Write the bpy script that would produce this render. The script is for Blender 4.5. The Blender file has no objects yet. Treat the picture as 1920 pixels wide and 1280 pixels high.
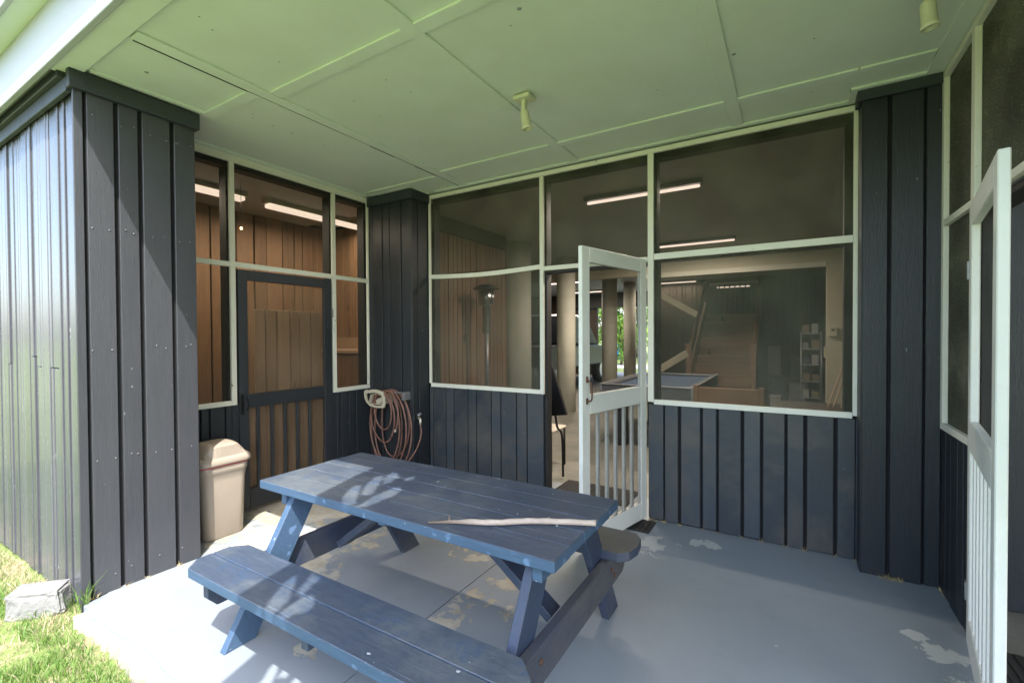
import bpy, bmesh, math, random
import numpy as np
from mathutils import Vector, Matrix
rnd = random.Random(7)
S = bpy.context.scene
COL = S.collection
# ------------------------------------------------------------------ camera
yaw, pit, rol = math.radians(31.219), math.radians(-.790), math.radians(-.311)
F = Vector((-math.sin(yaw)*math.cos(pit), math.cos(yaw)*math.cos(pit), math.sin(pit)))
Rv = Vector((math.cos(yaw), math.sin(yaw), 0)); Uv = Rv.cross(F)
R2 = Rv*math.cos(rol)+Uv*math.sin(rol); U2 = R2.cross(F)
cam = bpy.data.cameras.new('camera'); camo = bpy.data.objects.new('camera', cam); COL.objects.link(camo)
cam.sensor_width = 36; cam.sensor_fit = 'HORIZONTAL'; cam.lens = 860.7/1920*36; cam.clip_start = .02; cam.clip_end = 500
camo.matrix_world = Matrix(((R2.x, U2.x, -F.x, 0), (R2.y, U2.y, -F.y, 0), (R2.z, U2.z, -F.z, 1.42), (0, 0, 0, 1)))
S.camera = camo
# ------------------------------------------------------------------ sky + sun
w = bpy.data.worlds.new('World'); S.world = w; w.use_nodes = True
nt = w.node_tree; bg = nt.nodes['Background']
sky = nt.nodes.new('ShaderNodeTexSky'); sky.sky_type = 'NISHITA'; sky.sun_disc = False
sky.sun_elevation = math.radians(55.9); sky.sun_rotation = math.radians(134.8); sky.air_density = 1.0; sky.dust_density = 2.5; sky.ozone_density = 1.0
nt.links.new(sky.outputs[0], bg.inputs[0]); bg.inputs[1].default_value = .14
sl = bpy.data.lights.new('sun', 'SUN'); sl.energy = 1.9; sl.angle = math.radians(.35); sl.color = (1, .965, .9)
so = bpy.data.objects.new('sun', sl); COL.objects.link(so)
so.rotation_euler = Vector((.48, -.476, 1)).to_track_quat('Z', 'Y').to_euler(); so.location = (5, -5, 10)
S.view_settings.view_transform = 'Standard'; S.view_settings.look = 'None'; S.view_settings.gamma = 1; S.view_settings.exposure = 2.52
S.render.engine = 'CYCLES'
S.cycles.use_denoising = True; S.cycles.max_bounces = 9; S.cycles.diffuse_bounces = 6; S.cycles.transparent_max_bounces = 24
S.cycles.glossy_bounces = 4; S.cycles.sample_clamp_indirect = 4
try: S.cycles.denoiser = 'OPENIMAGEDENOISE'
except Exception: pass

# ------------------------------------------------------------------ materials
class NT:
    def __init__(s, name):
        s.m = bpy.data.materials.new(name); s.m.use_nodes = True; s.t = s.m.node_tree; s.b = s.t.nodes['Principled BSDF']
        s.tc = s.t.nodes.new('ShaderNodeTexCoord')
    def n(s, ty, **k):
        q = s.t.nodes.new(ty)
        for a, v in k.items(): setattr(q, a, v)
        return q
    def l(s, a, b): s.t.links.new(a, b)
    def mp(s, scale, loc=(0, 0, 0)):
        q = s.n('ShaderNodeMapping'); q.inputs['Scale'].default_value = scale; q.inputs['Location'].default_value = loc
        s.l(s.tc.outputs['Object'], q.inputs[0]); return q.outputs[0]
    def noise(s, scale, vec=None, detail=4, rough=.55, dist=0):
        q = s.n('ShaderNodeTexNoise'); q.inputs['Scale'].default_value = scale; q.inputs['Detail'].default_value = detail
        q.inputs['Roughness'].default_value = rough; q.inputs['Distortion'].default_value = dist
        s.l(vec if vec is not None else s.tc.outputs['Object'], q.inputs['Vector']); return q.outputs['Fac']
    def ramp(s, v, a, b, lo=0, hi=1):
        q = s.n('ShaderNodeMapRange'); q.inputs[1].default_value = a; q.inputs[2].default_value = b; q.inputs[3].default_value = lo; q.inputs[4].default_value = hi
        s.l(v, q.inputs[0]); return q.outputs[0]
    def mix(s, f, a, b, ty='MIX'):
        q = s.n('ShaderNodeMix', data_type='RGBA', blend_type=ty)
        for i, v in ((0, f), (6, a), (7, b)):
            if isinstance(v, (int, float)): q.inputs[i].default_value = v
            elif isinstance(v, (tuple, list)): q.inputs[i].default_value = (*v[:3], 1)
            else: s.l(v, q.inputs[i])
        return q.outputs[2]
    def math(s, op, a, b=0):
        q = s.n('ShaderNodeMath', operation=op)
        for i, v in ((0, a), (1, b)):
            if isinstance(v, (int, float)): q.inputs[i].default_value = v
            else: s.l(v, q.inputs[i])
        return q.outputs[0]
    def bump(s, v, st, dist=.01):
        q = s.n('ShaderNodeBump'); q.inputs['Strength'].default_value = st; q.inputs['Distance'].default_value = dist
        s.l(v, q.inputs['Height']); s.l(q.outputs[0], s.b.inputs['Normal'])

def painted(name, c, c2=None, rough=.45, grain=None, bump=.25, chips=None, chipamt=.70, chipscale=38, spec=.5, var=1.0, perboard=0.0, dust=None):
    """painted or stained timber: broad fading, grain along one axis, small flakes"""
    k = NT(name); c2 = c2 or tuple(x*.72 for x in c)
    g = {None: (1, 1, 1), 'x': (1, 9, 9), 'y': (9, 1, 9), 'z': (9, 9, .7)}[grain]
    v = k.mp(g)
    n1 = k.noise(1.7, detail=5); n2 = k.noise(6, v, 6, .65, .6)
    f = k.math('ADD', k.math('MULTIPLY', n1, .6), k.math('MULTIPLY', n2, .4))
    col = k.mix(k.ramp(f, .5-.16/var, .5+.16/var), c2, c)
    if perboard:
        gi = k.n('ShaderNodeNewGeometry')
        col = k.mix(k.math('MULTIPLY', gi.outputs['Random Per Island'], perboard), col, tuple(min(1, x*1.9+.01) for x in c))
    if dust:
        col = k.mix(k.ramp(k.noise(dust[1], detail=8, rough=.7, dist=.4), .46, .66, 0, dust[2]), col, dust[0])
    if chips:
        cn = k.noise(chipscale, k.mp((1, 1, 1) if not grain else tuple(.35 if a == min(g) else 1 for a in g)), 3, .5)
        col = k.mix(k.ramp(cn, chipamt, chipamt+.02), col, chips)
    k.l(col, k.b.inputs['Base Color'])
    k.l(k.ramp(n2, .3, .7, rough*.85, min(1, rough*1.2)), k.b.inputs['Roughness'])
    k.b.inputs['Specular IOR Level'].default_value = spec
    fine = k.noise(28, v, 5, .7, .8)
    k.bump(k.math('ADD', fine, k.math('MULTIPLY', n2, .8)), bump, .006)
    return k.m

def plain(name, c, rough=.6, metal=0, var=.15, scale=8, bump=.05):
    k = NT(name); n = k.noise(scale, detail=5)
    k.l(k.mix(k.ramp(n, .3, .7), tuple(x*(1-var) for x in c), tuple(min(1, x*(1+var)) for x in c)), k.b.inputs['Base Color'])
    k.b.inputs['Roughness'].default_value = rough; k.b.inputs['Metallic'].default_value = metal
    if bump: k.bump(k.noise(scale*6), bump, .004)
    return k.m

def glow(name, c, s):
    k = NT(name); k.b.inputs['Base Color'].default_value = (.8, .8, .8, 1)
    k.b.inputs['Emission Color'].default_value = (*c, 1); k.b.inputs['Emission Strength'].default_value = s
    return k.m

def screen_mat(name, c, opacity):
    """woven insect screen seen at a distance: part dusty thread, part open holes"""
    k = NT(name); out = k.t.nodes['Material Output']
    d = k.n('ShaderNodeBsdfDiffuse'); tr = k.n('ShaderNodeBsdfTransparent'); mx = k.n('ShaderNodeMixShader')
    dn = k.noise(3, detail=6); sp = k.noise(150, detail=2, rough=.4)
    col = k.mix(k.ramp(dn, .38, .62), tuple(x*.7 for x in c), tuple(x*1.3 for x in c))
    k.l(k.mix(k.ramp(sp, .66, .71), col, (.30, .30, .26)), d.inputs[0])
    k.l(k.ramp(k.math('ADD', k.math('MULTIPLY', dn, .6), k.math('MULTIPLY', sp, .4)), .3, .7, opacity-.05, opacity+.05), mx.inputs[0])
    k.l(tr.outputs[0], mx.inputs[1]); k.l(d.outputs[0], mx.inputs[2]); k.l(mx.outputs[0], out.inputs[0])
    return k.m

def board_wood(name, c, c2, rough=.6, axis='z'):
    k = NT(name); v = k.mp({'z': (14, 14, .6), 'x': (.6, 14, 14), 'y': (14, .6, 14)}[axis])
    n = k.noise(2.2, v, 6, .6, 1.6); gi = k.n('ShaderNodeNewGeometry')
    col = k.mix(k.ramp(n, .32, .68), c2, c)
    col = k.mix(k.math('MULTIPLY', gi.outputs['Random Per Island'], .5), col, tuple(x*1.4 for x in c))
    kn = k.noise(5, k.mp((1, 1, .5), (3, 1, 2)), 2, .4)
    col = k.mix(k.ramp(kn, .72, .76), col, tuple(x*.3 for x in c2))
    k.l(col, k.b.inputs['Base Color']); k.b.inputs['Roughness'].default_value = rough
    k.bump(n, .2, .004)
    return k.m

M = {}
NAVY = (.020, .0245, .031)
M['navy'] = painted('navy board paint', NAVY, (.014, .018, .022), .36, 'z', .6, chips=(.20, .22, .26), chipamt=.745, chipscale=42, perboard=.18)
M['navy_sunlit'] = painted('sunlit navy board paint', (.045, .047, .054), (.036, .038, .044), .38, 'z', .30, chips=(.20, .21, .23), chipamt=.73, chipscale=36, perboard=.15)  # corner pillar navy, sunlight brightness put into the colour
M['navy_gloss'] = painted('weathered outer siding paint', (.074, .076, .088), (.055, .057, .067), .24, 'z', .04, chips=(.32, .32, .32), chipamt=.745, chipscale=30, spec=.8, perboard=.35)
M['blueboard'] = painted('blue grey board paint', (.025, .034, .045), (.016, .022, .029), .42, 'z', .22, chips=(.12, .13, .15), chipamt=.745, perboard=.45, dust=((.075, .068, .06), 2.2, .8))
M['cap'] = painted('grey trim paint', (.032, .040, .046), None, .5, None, .3, chips=(.2, .2, .2), chipamt=.80)
M['nailpaint'] = plain('painted nail', (.13, .13, .14), .4)
M['groove'] = plain('groove dark', (.008, .008, .010), .9)
M['white'] = painted('off white trim paint', (.72, .71, .62), (.64, .63, .54), .5, None, .25, chips=(.30, .20, .11), chipamt=.72, chipscale=20)
M['doorwhite'] = painted('white door paint', (.73, .73, .69), (.64, .65, .60), .42, None, .3, chips=(.30, .24, .16), chipamt=.735, chipscale=22)
M['stud'] = painted('dark stud paint', (.016, .017, .018), None, .6, 'z', .4)
M['ceil'] = painted('ceiling paint', (.68, .745, .68), (.62, .69, .61), .55, None, .12, chips=(.34, .30, .2), chipamt=.77, chipscale=15, dust=((.56, .61, .48), .9, .4))
M['fascia'] = painted('fascia paint', (.40, .42, .44), (.35, .37, .39), .5, 'x', .3)
M['screen'] = screen_mat('insect screen', (.078, .079, .060), .43)
M['screen_side'] = screen_mat('dusty side screen', (.115, .115, .085), .70)
M['screen_door'] = screen_mat('door insect screen', (.05, .048, .04), .24)
M['screen_tan'] = screen_mat('tan door screen', (.15, .105, .07), .34)
M['interior_ceil'] = plain('room ceiling paint', (.44, .44, .40), .55, var=.06, scale=2)
M['orange'] = board_wood('warm pine boards', (.215, .125, .066), (.085, .048, .025))
M['pine'] = board_wood('pale pine boards', (.30, .20, .12), (.20, .125, .07))
M['pine_lit'] = board_wood('lit half panel boards', (.55, .37, .22), (.42, .27, .15))  # half panel pine, colour lightened in place of light reaching it
M['brownwall'] = board_wood('brown wall boards', (.20, .115, .07), (.12, .07, .045))
M['darkwall'] = board_wood('dark wall boards', (.055, .038, .026), (.035, .025, .018))
M['stairwood'] = board_wood('stair timber', (.30, .165, .10), (.18, .095, .06), axis='x')
M['cream'] = plain('cream painted concrete', (.60, .59, .49), .6, var=.08, scale=3)
M['creamwood'] = plain('cream painted timber', (.46, .43, .32), .6, var=.08, scale=3)
M['black'] = plain('black plastic', (.012, .012, .014), .45)
M['steel'] = plain('brushed steel', (.55, .55, .55), .28, 1, .1)
M['iron'] = plain('black iron', (.02, .02, .02), .45, .6)
M['rust'] = plain('rusty iron', (.11, .055, .032), .85, .1, .4, 40)
M['galv'] = plain('galvanised steel', (.32, .33, .34), .45, .7, .25, 20)
M['bin'] = painted('tan plastic', (.34, .285, .23), (.29, .245, .20), .38, None, .12, spec=.4)
M['bag'] = plain('red plastic bag', (.45, .05, .06), .4)
M['hoseplastic'] = painted('aged cream plastic', (.52, .48, .36), (.42, .38, .28), .5, None, .15)
M['hose'] = plain('rust red rubber hose', (.165, .082, .060), .5, 0, .35, 14, .1)
M['brass'] = plain('worn brass fitting', (.55, .52, .42), .4, .7, .2, 30)
M['lampshell'] = painted('aged cream lamp enamel', (.62, .62, .46), (.50, .49, .34), .4, None, .15, chips=(.2, .14, .07), chipamt=.76)
M['glass'] = plain('frosted lamp lens', (.35, .4, .4), .15)
M['tube'] = glow('fluorescent tube', (1, .76, .62), .5)
M['tube_warm'] = glow('warm fluorescent diffuser', (1, .80, .62), .26)
M['bulbglow'] = glow('small bulb', (1, .55, .2), 3)
M['felt'] = plain('blue pool table cloth', (.035, .065, .12), .9)
M['poolbody'] = plain('pool table laminate', (.07, .075, .085), .5)
M['cardboard'] = plain('brown board', (.22, .12, .06), .7)
M['stick'] = None
M['truckpaint'] = plain('dark truck paint', (.025, .028, .035), .3, .1)
M['bluebin'] = plain('blue plastic', (.02, .22, .55), .5)
M['rubber'] = plain('black rubber mat', (.015, .014, .013), .8, 0, .3, 30, .6)
M['silverkick'] = plain('chair vinyl', (.45, .42, .35), .6)
M['dirt'] = plain('dry straw debris', (.42, .33, .17), .9, 0, .4, 40, .5)

def table_mat(name, top):
    k = NT(name)
    v = k.mp((1, 9, 9)); n1 = k.noise(2.3, detail=7, rough=.65); n2 = k.noise(7, v, 6, .65, .5); gi = k.n('ShaderNodeNewGeometry')
    if top: a, b = (.034, .048, .075), (.058, .075, .102)
    else: a, b = (.036, .068, .120), (.050, .094, .165)
    col = k.mix(k.ramp(n2, .35, .65), a, b)
    col = k.mix(k.math('MULTIPLY', gi.outputs['Random Per Island'], .3), col, tuple(x*1.4 for x in a))
    if top:
        col = k.mix(k.ramp(n1, .47, .62, 0, .7), col, (.105, .120, .128))
        col = k.mix(k.ramp(k.noise(26, k.mp((1, 2.2, 1)), 6, .75), .50, .64, 0, .4), col, (.028, .040, .062))       # worn dusty film
        col = k.mix(k.ramp(k.noise(9, detail=8, rough=.75), .54, .64, 0, .6), col, (.035, .065, .125))
        # fine pale scratches along the grain, splashes of pale paint
        col = k.mix(k.ramp(k.noise(2.0, k.mp((1.1, 60, 60)), 3, .5, .3), .66, .72, 0, .45), col, (.17, .21, .27))
        col = k.mix(k.ramp(k.noise(34, detail=2), .75, .765, 0, .8), col, (.55, .58, .6))
    else:
        col = k.mix(k.ramp(k.noise(16, detail=4), .62, .68, 0, .8), col, (.12, .2, .34))
        col = k.mix(k.ramp(k.noise(40, detail=2), .75, .765), col, (.4, .42, .44))
    k.l(col, k.b.inputs['Base Color']); k.l(k.ramp(n1, .3, .7, .42, .62), k.b.inputs['Roughness'])
    k.b.inputs['Specular IOR Level'].default_value = .45
    k.bump(k.math('ADD', n2, k.noise(30, v, 5, .7, .5)), .35, .004)
    return k.m
M['tabletop'] = table_mat('weathered blue table top paint', True)
M['tableblue'] = table_mat('blue table frame paint', False)
M['tabledark'] = painted('dark navy table leg paint', (.034, .052, .098), (.024, .034, .062), .5, None, .5, chips=(.25, .28, .3), chipamt=.785, chipscale=30, dust=((.12, .11, .09), 3, .35))
M['tablebeam'] = painted('dusty navy beam paint', (.045, .056, .085), (.05, .05, .055), .55, 'y', .6, chips=(.25, .22, .2), chipamt=.78, dust=((.13, .115, .095), 2.5, .5))
M['farbench'] = painted('worn grey bench paint', (.075, .080, .078), (.045, .052, .062), .6, 'x', .7, chips=(.45, .45, .42), chipamt=.79, dust=((.12, .11, .08), 3, .6))

def slab_mat():
    k = NT('grey blue floor paint flaking off concrete')
    pos = k.n('ShaderNodeNewGeometry').outputs['Position']
    def warp():
        q = k.n('ShaderNodeTexNoise'); q.inputs['Scale'].default_value = 6.5; q.inputs['Detail'].default_value = 9; q.inputs['Roughness'].default_value = .72; q.inputs['Distortion'].default_value = .35
        k.l(pos, q.inputs['Vector']); return q.outputs['Fac']
    wn = warp()
    regs = [(-.80, 3.12, .20, 1.3), (-.56, 3.30, .12, 1.6), (-.45, 3.33, .10, 1.6), (-1.36, 2.25, .28, 1), (-1.43, 1.95, .26, 1), (-1.27, 1.95, .16, 1), (-1.45, 1.72, .16, 1.2),
            (-1.77, 2.42, .22, 1), (-2.70, 2.2, .55, 1), (-2.48, 1.78, .34, 1), (-3.5, 2.4, 1.0, 1.5), (-3.2, 1.9, .55, 1.3), (-2.2, 2.6, .45, 1), (-1.9, 1.27, .14, 1), (-1.55, 1.46, .20, 1),
            (.50, 2.81, .07, 1.6), (.57, 2.71, .10, 1.6), (.64, 2.68, .08, 1.3), (.60, 2.5, .11, 1.2), (-2.9, 3.1, .5, 1.2)]
    tot = None
    for x, y, r, g in regs:
        d = k.n('ShaderNodeVectorMath', operation='DISTANCE'); k.l(pos, d.inputs[0]); d.inputs[1].default_value = (x, y, 0)
        v = k.ramp(d.outputs['Value'], 0, r*1.15, .225*g, 0)
        tot = v if tot is None else k.math('MAXIMUM', tot, v)
    ms = k.math('ADD', wn, tot); mask = k.ramp(ms, .668, .675); rim = k.ramp(ms, .635, .670)
    big = k.noise(.9, detail=4); fine = k.noise(60, detail=3); mid = k.noise(6, detail=6, rough=.7)
    paint = k.mix(k.ramp(big, .35, .65), (.208, .238, .266), (.232, .258, .280))
    paint = k.mix(k.ramp(mid, .5, .75, 0, .35), paint, (.17, .195, .205))
    paint = k.mix(k.math('MULTIPLY', rim, .35), paint, (.15, .165, .17))
    paint = k.mix(k.ramp(k.noise(14, k.mp((1, 5, 1), (3, 1, 0)), 6, .75, 1.5), .60, .70, 0, .3), paint, (.14, .155, .16))
    streak = k.noise(3.2, k.mp((2, 9, 1)), 5, .7, 1.2)
    paint = k.mix(k.ramp(streak, .64, .70, 0, .22), paint, (.16, .18, .20))
    paint = k.mix(k.ramp(k.noise(45, detail=2), .79, .80), paint, (.45, .45, .42))
    conc = k.mix(k.ramp(mid, .35, .65), (.30, .27, .20), (.42, .40, .34))
    conc = k.mix(k.ramp(k.noise(2.1, detail=6), .5, .6, 0, .6), conc, (.40, .40, .38))
    sx = k.n('ShaderNodeSeparateXYZ'); k.l(pos, sx.inputs[0])
    conc = k.mix(k.ramp(sx.outputs[0], -1.25, -.95, 0, .9), conc, (.40, .42, .41))
    k.l(k.mix(mask, paint, conc), k.b.inputs['Base Color'])
    k.l(k.ramp(mask, 0, 1, .5, .85), k.b.inputs['Roughness']); k.b.inputs['Specular IOR Level'].default_value = .35
    k.bump(k.math('SUBTRACT', k.math('MULTIPLY', fine, .12), k.math('MULTIPLY', mask, .5)), .35, .004)
    return k.m
M['slab'] = slab_mat()
def concrete(name, a, b):
    k = NT(name); n = k.noise(2.5, detail=8, rough=.7)
    k.l(k.mix(k.ramp(n, .35, .65), a, b), k.b.inputs['Base Color']); k.b.inputs['Roughness'].default_value = .6
    k.bump(k.noise(40), .2, .003); return k.m
M['slabedge'] = concrete('pale bare concrete', (.28, .26, .22), (.36, .345, .31))
M['garagefloor'] = concrete('garage concrete', (.13, .13, .11), (.20, .195, .165))
M['drive'] = concrete('pale driveway', (.45, .45, .46), (.6, .6, .6))
def lawn_mat():
    k = NT('lawn soil and thatch'); n = k.noise(1.6, detail=8, rough=.7); f = k.noise(30, detail=5, rough=.7)
    col = k.mix(k.ramp(f, .35, .65), (.11, .165, .04), (.19, .25, .07))
    dry = k.mix(k.ramp(f, .35, .65), (.28, .225, .135), (.38, .31, .20))
    k.l(k.mix(k.ramp(n, .54, .62), col, dry), k.b.inputs['Base Color']); k.b.inputs['Roughness'].default_value = .95
    k.bump(f, .7, .03); return k.m
M['lawn'] = lawn_mat()
def blade_mat(name, a, b, c):
    k = NT(name); gi = k.n('ShaderNodeNewGeometry'); r = gi.outputs['Random Per Island']
    col = k.mix(r, a, b); col = k.mix(k.ramp(r, .86, .9), col, c)
    k.l(col, k.b.inputs['Base Color']); k.b.inputs['Roughness'].default_value = .55
    out = k.t.nodes['Material Output']; tl = k.n('ShaderNodeBsdfTranslucent'); mx = k.n('ShaderNodeMixShader'); mx.inputs[0].default_value = .35
    k.l(col, tl.inputs[0]); k.l(k.b.outputs[0], mx.inputs[1]); k.l(tl.outputs[0], mx.inputs[2]); k.l(mx.outputs[0], out.inputs[0])
    return k.m
M['blade'] = blade_mat('grass blades', (.09, .195, .035), (.20, .31, .07), (.38, .34, .21))
M['drygrass'] = blade_mat('dry grass blades', (.42, .34, .21), (.54, .46, .31), (.25, .32, .12))
M['leaf'] = blade_mat('leaf green', (.10, .24, .03), (.26, .42, .06), (.34, .42, .08))
M['bark'] = plain('bark', (.12, .09, .06), .9, 0, .3, 12, .6)
def rock_mat():
    k = NT('pale granite'); n = k.noise(6, detail=8, rough=.7); s = k.noise(120, detail=2)
    col = k.mix(k.ramp(n, .3, .7), (.15, .15, .15), (.25, .25, .245)); col = k.mix(k.ramp(s, .6, .66, 0, .6), col, (.18, .18, .19))
    col = k.mix(k.ramp(k.noise(7, k.mp((1, 1, 1), (4, 2, 0)), 3), .66, .72, 0, .5), col, (.42, .3, .2))
    k.l(col, k.b.inputs['Base Color']); k.b.inputs['Roughness'].default_value = .85; k.bump(k.math('ADD', n, k.math('MULTIPLY', k.noise(40, detail=6), .5)), .6, .02)
    return k.m
M['rock'] = rock_mat()
def drift():
    k = NT('bleached driftwood'); v = k.mp((2, 16, 16)); n = k.noise(3, v, 6, .7, .8)
    col = k.mix(k.ramp(n, .3, .7), (.34, .27, .22), (.50, .42, .36)); sx = k.n('ShaderNodeSeparateXYZ'); k.l(k.tc.outputs['Object'], sx.inputs[0]); col = k.mix(k.ramp(sx.outputs[0], -1.18, -1.02), (.13, .10, .075), col)
    k.l(col, k.b.inputs['Base Color']); k.b.inputs['Roughness'].default_value = .8; k.bump(n, .3, .002); return k.m
M['drift'] = drift()
def bark_end():
    return plain('bark end', (.16, .11, .07), .9, 0, .4, 30, .5)
M['barkend'] = bark_end()

# ------------------------------------------------------------------ mesh helpers
def box(bm, x0, x1, y0, y1, z0, z1, bev=0.0, mi=0, mat=None):
    vs = [bm.verts.new(p) for p in ((x0, y0, z0), (x1, y0, z0), (x1, y1, z0), (x0, y1, z0), (x0, y0, z1), (x1, y0, z1), (x1, y1, z1), (x0, y1, z1))]
    fs = [bm.faces.new([vs[i] for i in q]) for q in ((3, 2, 1, 0), (4, 5, 6, 7), (0, 1, 5, 4), (1, 2, 6, 5), (2, 3, 7, 6), (3, 0, 4, 7))]
    for f in fs: f.material_index = mi
    if mat is not None:
        for v in vs: v.co = mat @ v.co
    if bev:
        es = list({e for f in fs for e in f.edges})
        bmesh.ops.bevel(bm, geom=es, offset=bev, segments=1, affect='EDGES', profile=.6)
    return fs
def beam(bm, p, q, wd, ht, up=(0, 0, 1), bev=.003):
    """box beam from p to q, wd across, ht along `up`"""
    p, q = Vector(p), Vector(q); d = (q-p); L = d.length; d.normalize(); up = Vector(up); s = d.cross(up).normalized(); u = s.cross(d)
    m = Matrix(((d.x, s.x, u.x, p.x), (d.y, s.y, u.y, p.y), (d.z, s.z, u.z, p.z), (0, 0, 0, 1)))
    box(bm, 0, L, -wd/2, wd/2, -ht/2, ht/2, bev, mat=m)
def prism(bm, pts, z0, z1, mat=None, bev=0):
    a = [bm.verts.new((x, y, z0)) for x, y in pts]; b = [bm.verts.new((x, y, z1)) for x, y in pts]
    n = len(pts); fs = [bm.faces.new(a[::-1]), bm.faces.new(b)]
    for i in range(n): fs.append(bm.faces.new((a[i], a[(i+1) % n], b[(i+1) % n], b[i])))
    if mat is not None:
        for v in a+b: v.co = mat @ v.co
    bmesh.ops.recalc_face_normals(bm, faces=fs)
    if bev: bmesh.ops.bevel(bm, geom=list({e for f in fs for e in f.edges}), offset=bev, segments=1, affect='EDGES')
def tube(bm, pts, r, seg=10, cap=True):
    pts = [Vector(p) for p in pts]; n = len(pts); rs = r if isinstance(r, (list, tuple)) else [r]*n
    t = (pts[1]-pts[0]).normalized(); a = t.orthogonal().normalized(); rings = []
    for i, p in enumerate(pts):
        t2 = ((pts[min(i+1, n-1)]-pts[max(i-1, 0)])).normalized()
        a = (a-t2*a.dot(t2)).normalized(); b = t2.cross(a)
        rings.append([bm.verts.new(p+(a*math.cos(2*math.pi*k/seg)+b*math.sin(2*math.pi*k/seg))*rs[i]) for k in range(seg)])
    for i in range(n-1):
        for k in range(seg):
            f = bm.faces.new((rings[i][k], rings[i][(k+1) % seg], rings[i+1][(k+1) % seg], rings[i+1][k])); f.smooth = True
    if cap: bm.faces.new(rings[0][::-1]); bm.faces.new(rings[-1])
def lathe(bm, prof, c=(0, 0, 0), seg=24, mat=None, cap=True):
    rings = []
    for r, z in prof:
        ring = [bm.verts.new((c[0]+r*math.cos(2*math.pi*k/seg), c[1]+r*math.sin(2*math.pi*k/seg), c[2]+z)) for k in range(seg)]
        if mat is not None:
            for v in ring: v.co = mat @ v.co
        rings.append(ring)
    for i in range(len(rings)-1):
        for k in range(seg):
            f = bm.faces.new((rings[i][k], rings[i][(k+1) % seg], rings[i+1][(k+1) % seg], rings[i+1][k])); f.smooth = True
    if cap: bm.faces.new(rings[0][::-1]); bm.faces.new(rings[-1])
def spline(P, n=8):
    P = [Vector(p) for p in P]; out = []
    for i in range(len(P)-1):
        a, b, c, d = P[max(i-1, 0)], P[i], P[i+1], P[min(i+2, len(P)-1)]
        for k in range(n):
            t = k/n; out.append(.5*((2*b)+(c-a)*t+(2*a-5*b+4*c-d)*t*t+(3*b-a-3*c+d)*t**3))
    return out+[P[-1]]

def finish(o, **k):
    for a, v in k.items():
        if v: o[a] = v
    return o
def obj(name, bm, mats, parent=None, label=None, category=None, group=None, kind=None):
    me = bpy.data.meshes.new(name); bm.to_mesh(me); bm.free()
    for m in (mats if isinstance(mats, (list, tuple)) else [mats]): me.materials.append(M[m] if isinstance(m, str) else m)
    o = bpy.data.objects.new(name, me); COL.objects.link(o)
    if parent: o.parent = parent; o.matrix_parent_inverse = Matrix.Translation(parent.location).inverted() if parent.rotation_euler.z == 0 else (Matrix.Translation(parent.location) @ Matrix.Rotation(parent.rotation_euler.z, 4, 'Z')).inverted()
    return finish(o, label=label, category=category, group=group, kind=kind)
def thing(name, label, category, loc=(0, 0, 0), group=None, kind=None):
    o = bpy.data.objects.new(name, None); COL.objects.link(o); o.location = loc; o.empty_display_size = .1
    return finish(o, label=label, category=category, group=group, kind=kind)
def new(): return bmesh.new()
def B(*boxes, bev=0):
    bm = new()
    for b in boxes: box(bm, *b, bev)
    return bm
def localpart(name, bm, mats, parent, **k):
    """part whose mesh is already in its thing's own coordinates"""
    o = obj(name, bm, mats, None, **k); o.parent = parent; return o
def copy_thing(root, loc, rotz=0, label=None, group=None):
    r = root.copy(); COL.objects.link(r); r.location = loc; r.rotation_euler = (0, 0, rotz)
    if label: r['label'] = label
    if group: r['group'] = group
    for ch in list(root.children):
        c = ch.copy(); COL.objects.link(c); c.parent = r
        for g in list(ch.children):
            d = g.copy(); COL.objects.link(d); d.parent = c
    return r

def nails(name, parent, spots, axis, seed):
    bm = new(); r_ = random.Random(seed)
    for x, y, z in spots:
        if r_.random() < .42: continue
        x2, y2, z2 = (x, y+r_.uniform(-.02, .02), z+r_.uniform(-.012, .012)) if axis == 'x' else (x+r_.uniform(-.02, .02), y, z+r_.uniform(-.012, .012))
        m = Matrix.Translation((x2, y2, z2)) @ (Matrix.Rotation(math.pi/2, 4, 'Y') if axis == 'x' else Matrix.Rotation(math.pi/2, 4, 'X'))
        lathe(bm, [(.0015, .003), (.0042, .0015), (.0048, -.001)], mat=m, seg=8)
    return obj(name, bm, 'nailpaint', parent)
def siding_x(bm, x0, x1, cuts, yf, z0, z1, th=.018, jit=.003):
    """vertical boards on a wall facing -y; cuts = (start, end) of the open grooves"""
    e = [x0]+[c for p in cuts for c in p]+[x1]
    for i in range(0, len(e), 2):
        j = rnd.uniform(0, jit); box(bm, e[i], e[i+1], yf+j, yf+th+j, z0+rnd.uniform(-.006, .006), z1, .0025)
def siding_y(bm, y0, y1, cuts, xf, z0, z1, th=.018, jit=.003, sgn=1):
    e = [y0]+[c for p in cuts for c in p]+[y1]
    for i in range(0, len(e), 2):
        j = rnd.uniform(0, jit)*sgn; a, b = sorted((xf-j, xf-th*sgn-j)); box(bm, a, b, e[i], e[i+1], z0+rnd.uniform(-.006, .006), z1, .0025)

# ================================================================== THE SETTING
# ground
bm = new()
N = 44; xs = np.linspace(-11, 7, N+1); ys = np.linspace(-16, .95, N+1)
g = [[bm.verts.new((x, y, -.07+.012*math.sin(x*3.1+y*1.7)+.01*math.sin(y*5.3))) for x in xs] for y in ys]
for j in range(N):
    for i in range(N): f = bm.faces.new((g[j][i], g[j][i+1], g[j+1][i+1], g[j+1][i])); f.smooth = True
for x0, x1, y0, y1 in ((-200, 200, .95, 200), (-200, 200, -200, -16), (-200, -11, -16, .95), (7, 200, -16, .95)):
    vs = [bm.verts.new(p) for p in ((x0, y0, -.07), (x1, y0, -.07), (x1, y1, -.07), (x0, y1, -.07))]; bm.faces.new(vs)
obj('lawn', bm, 'lawn', kind='structure')
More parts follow.
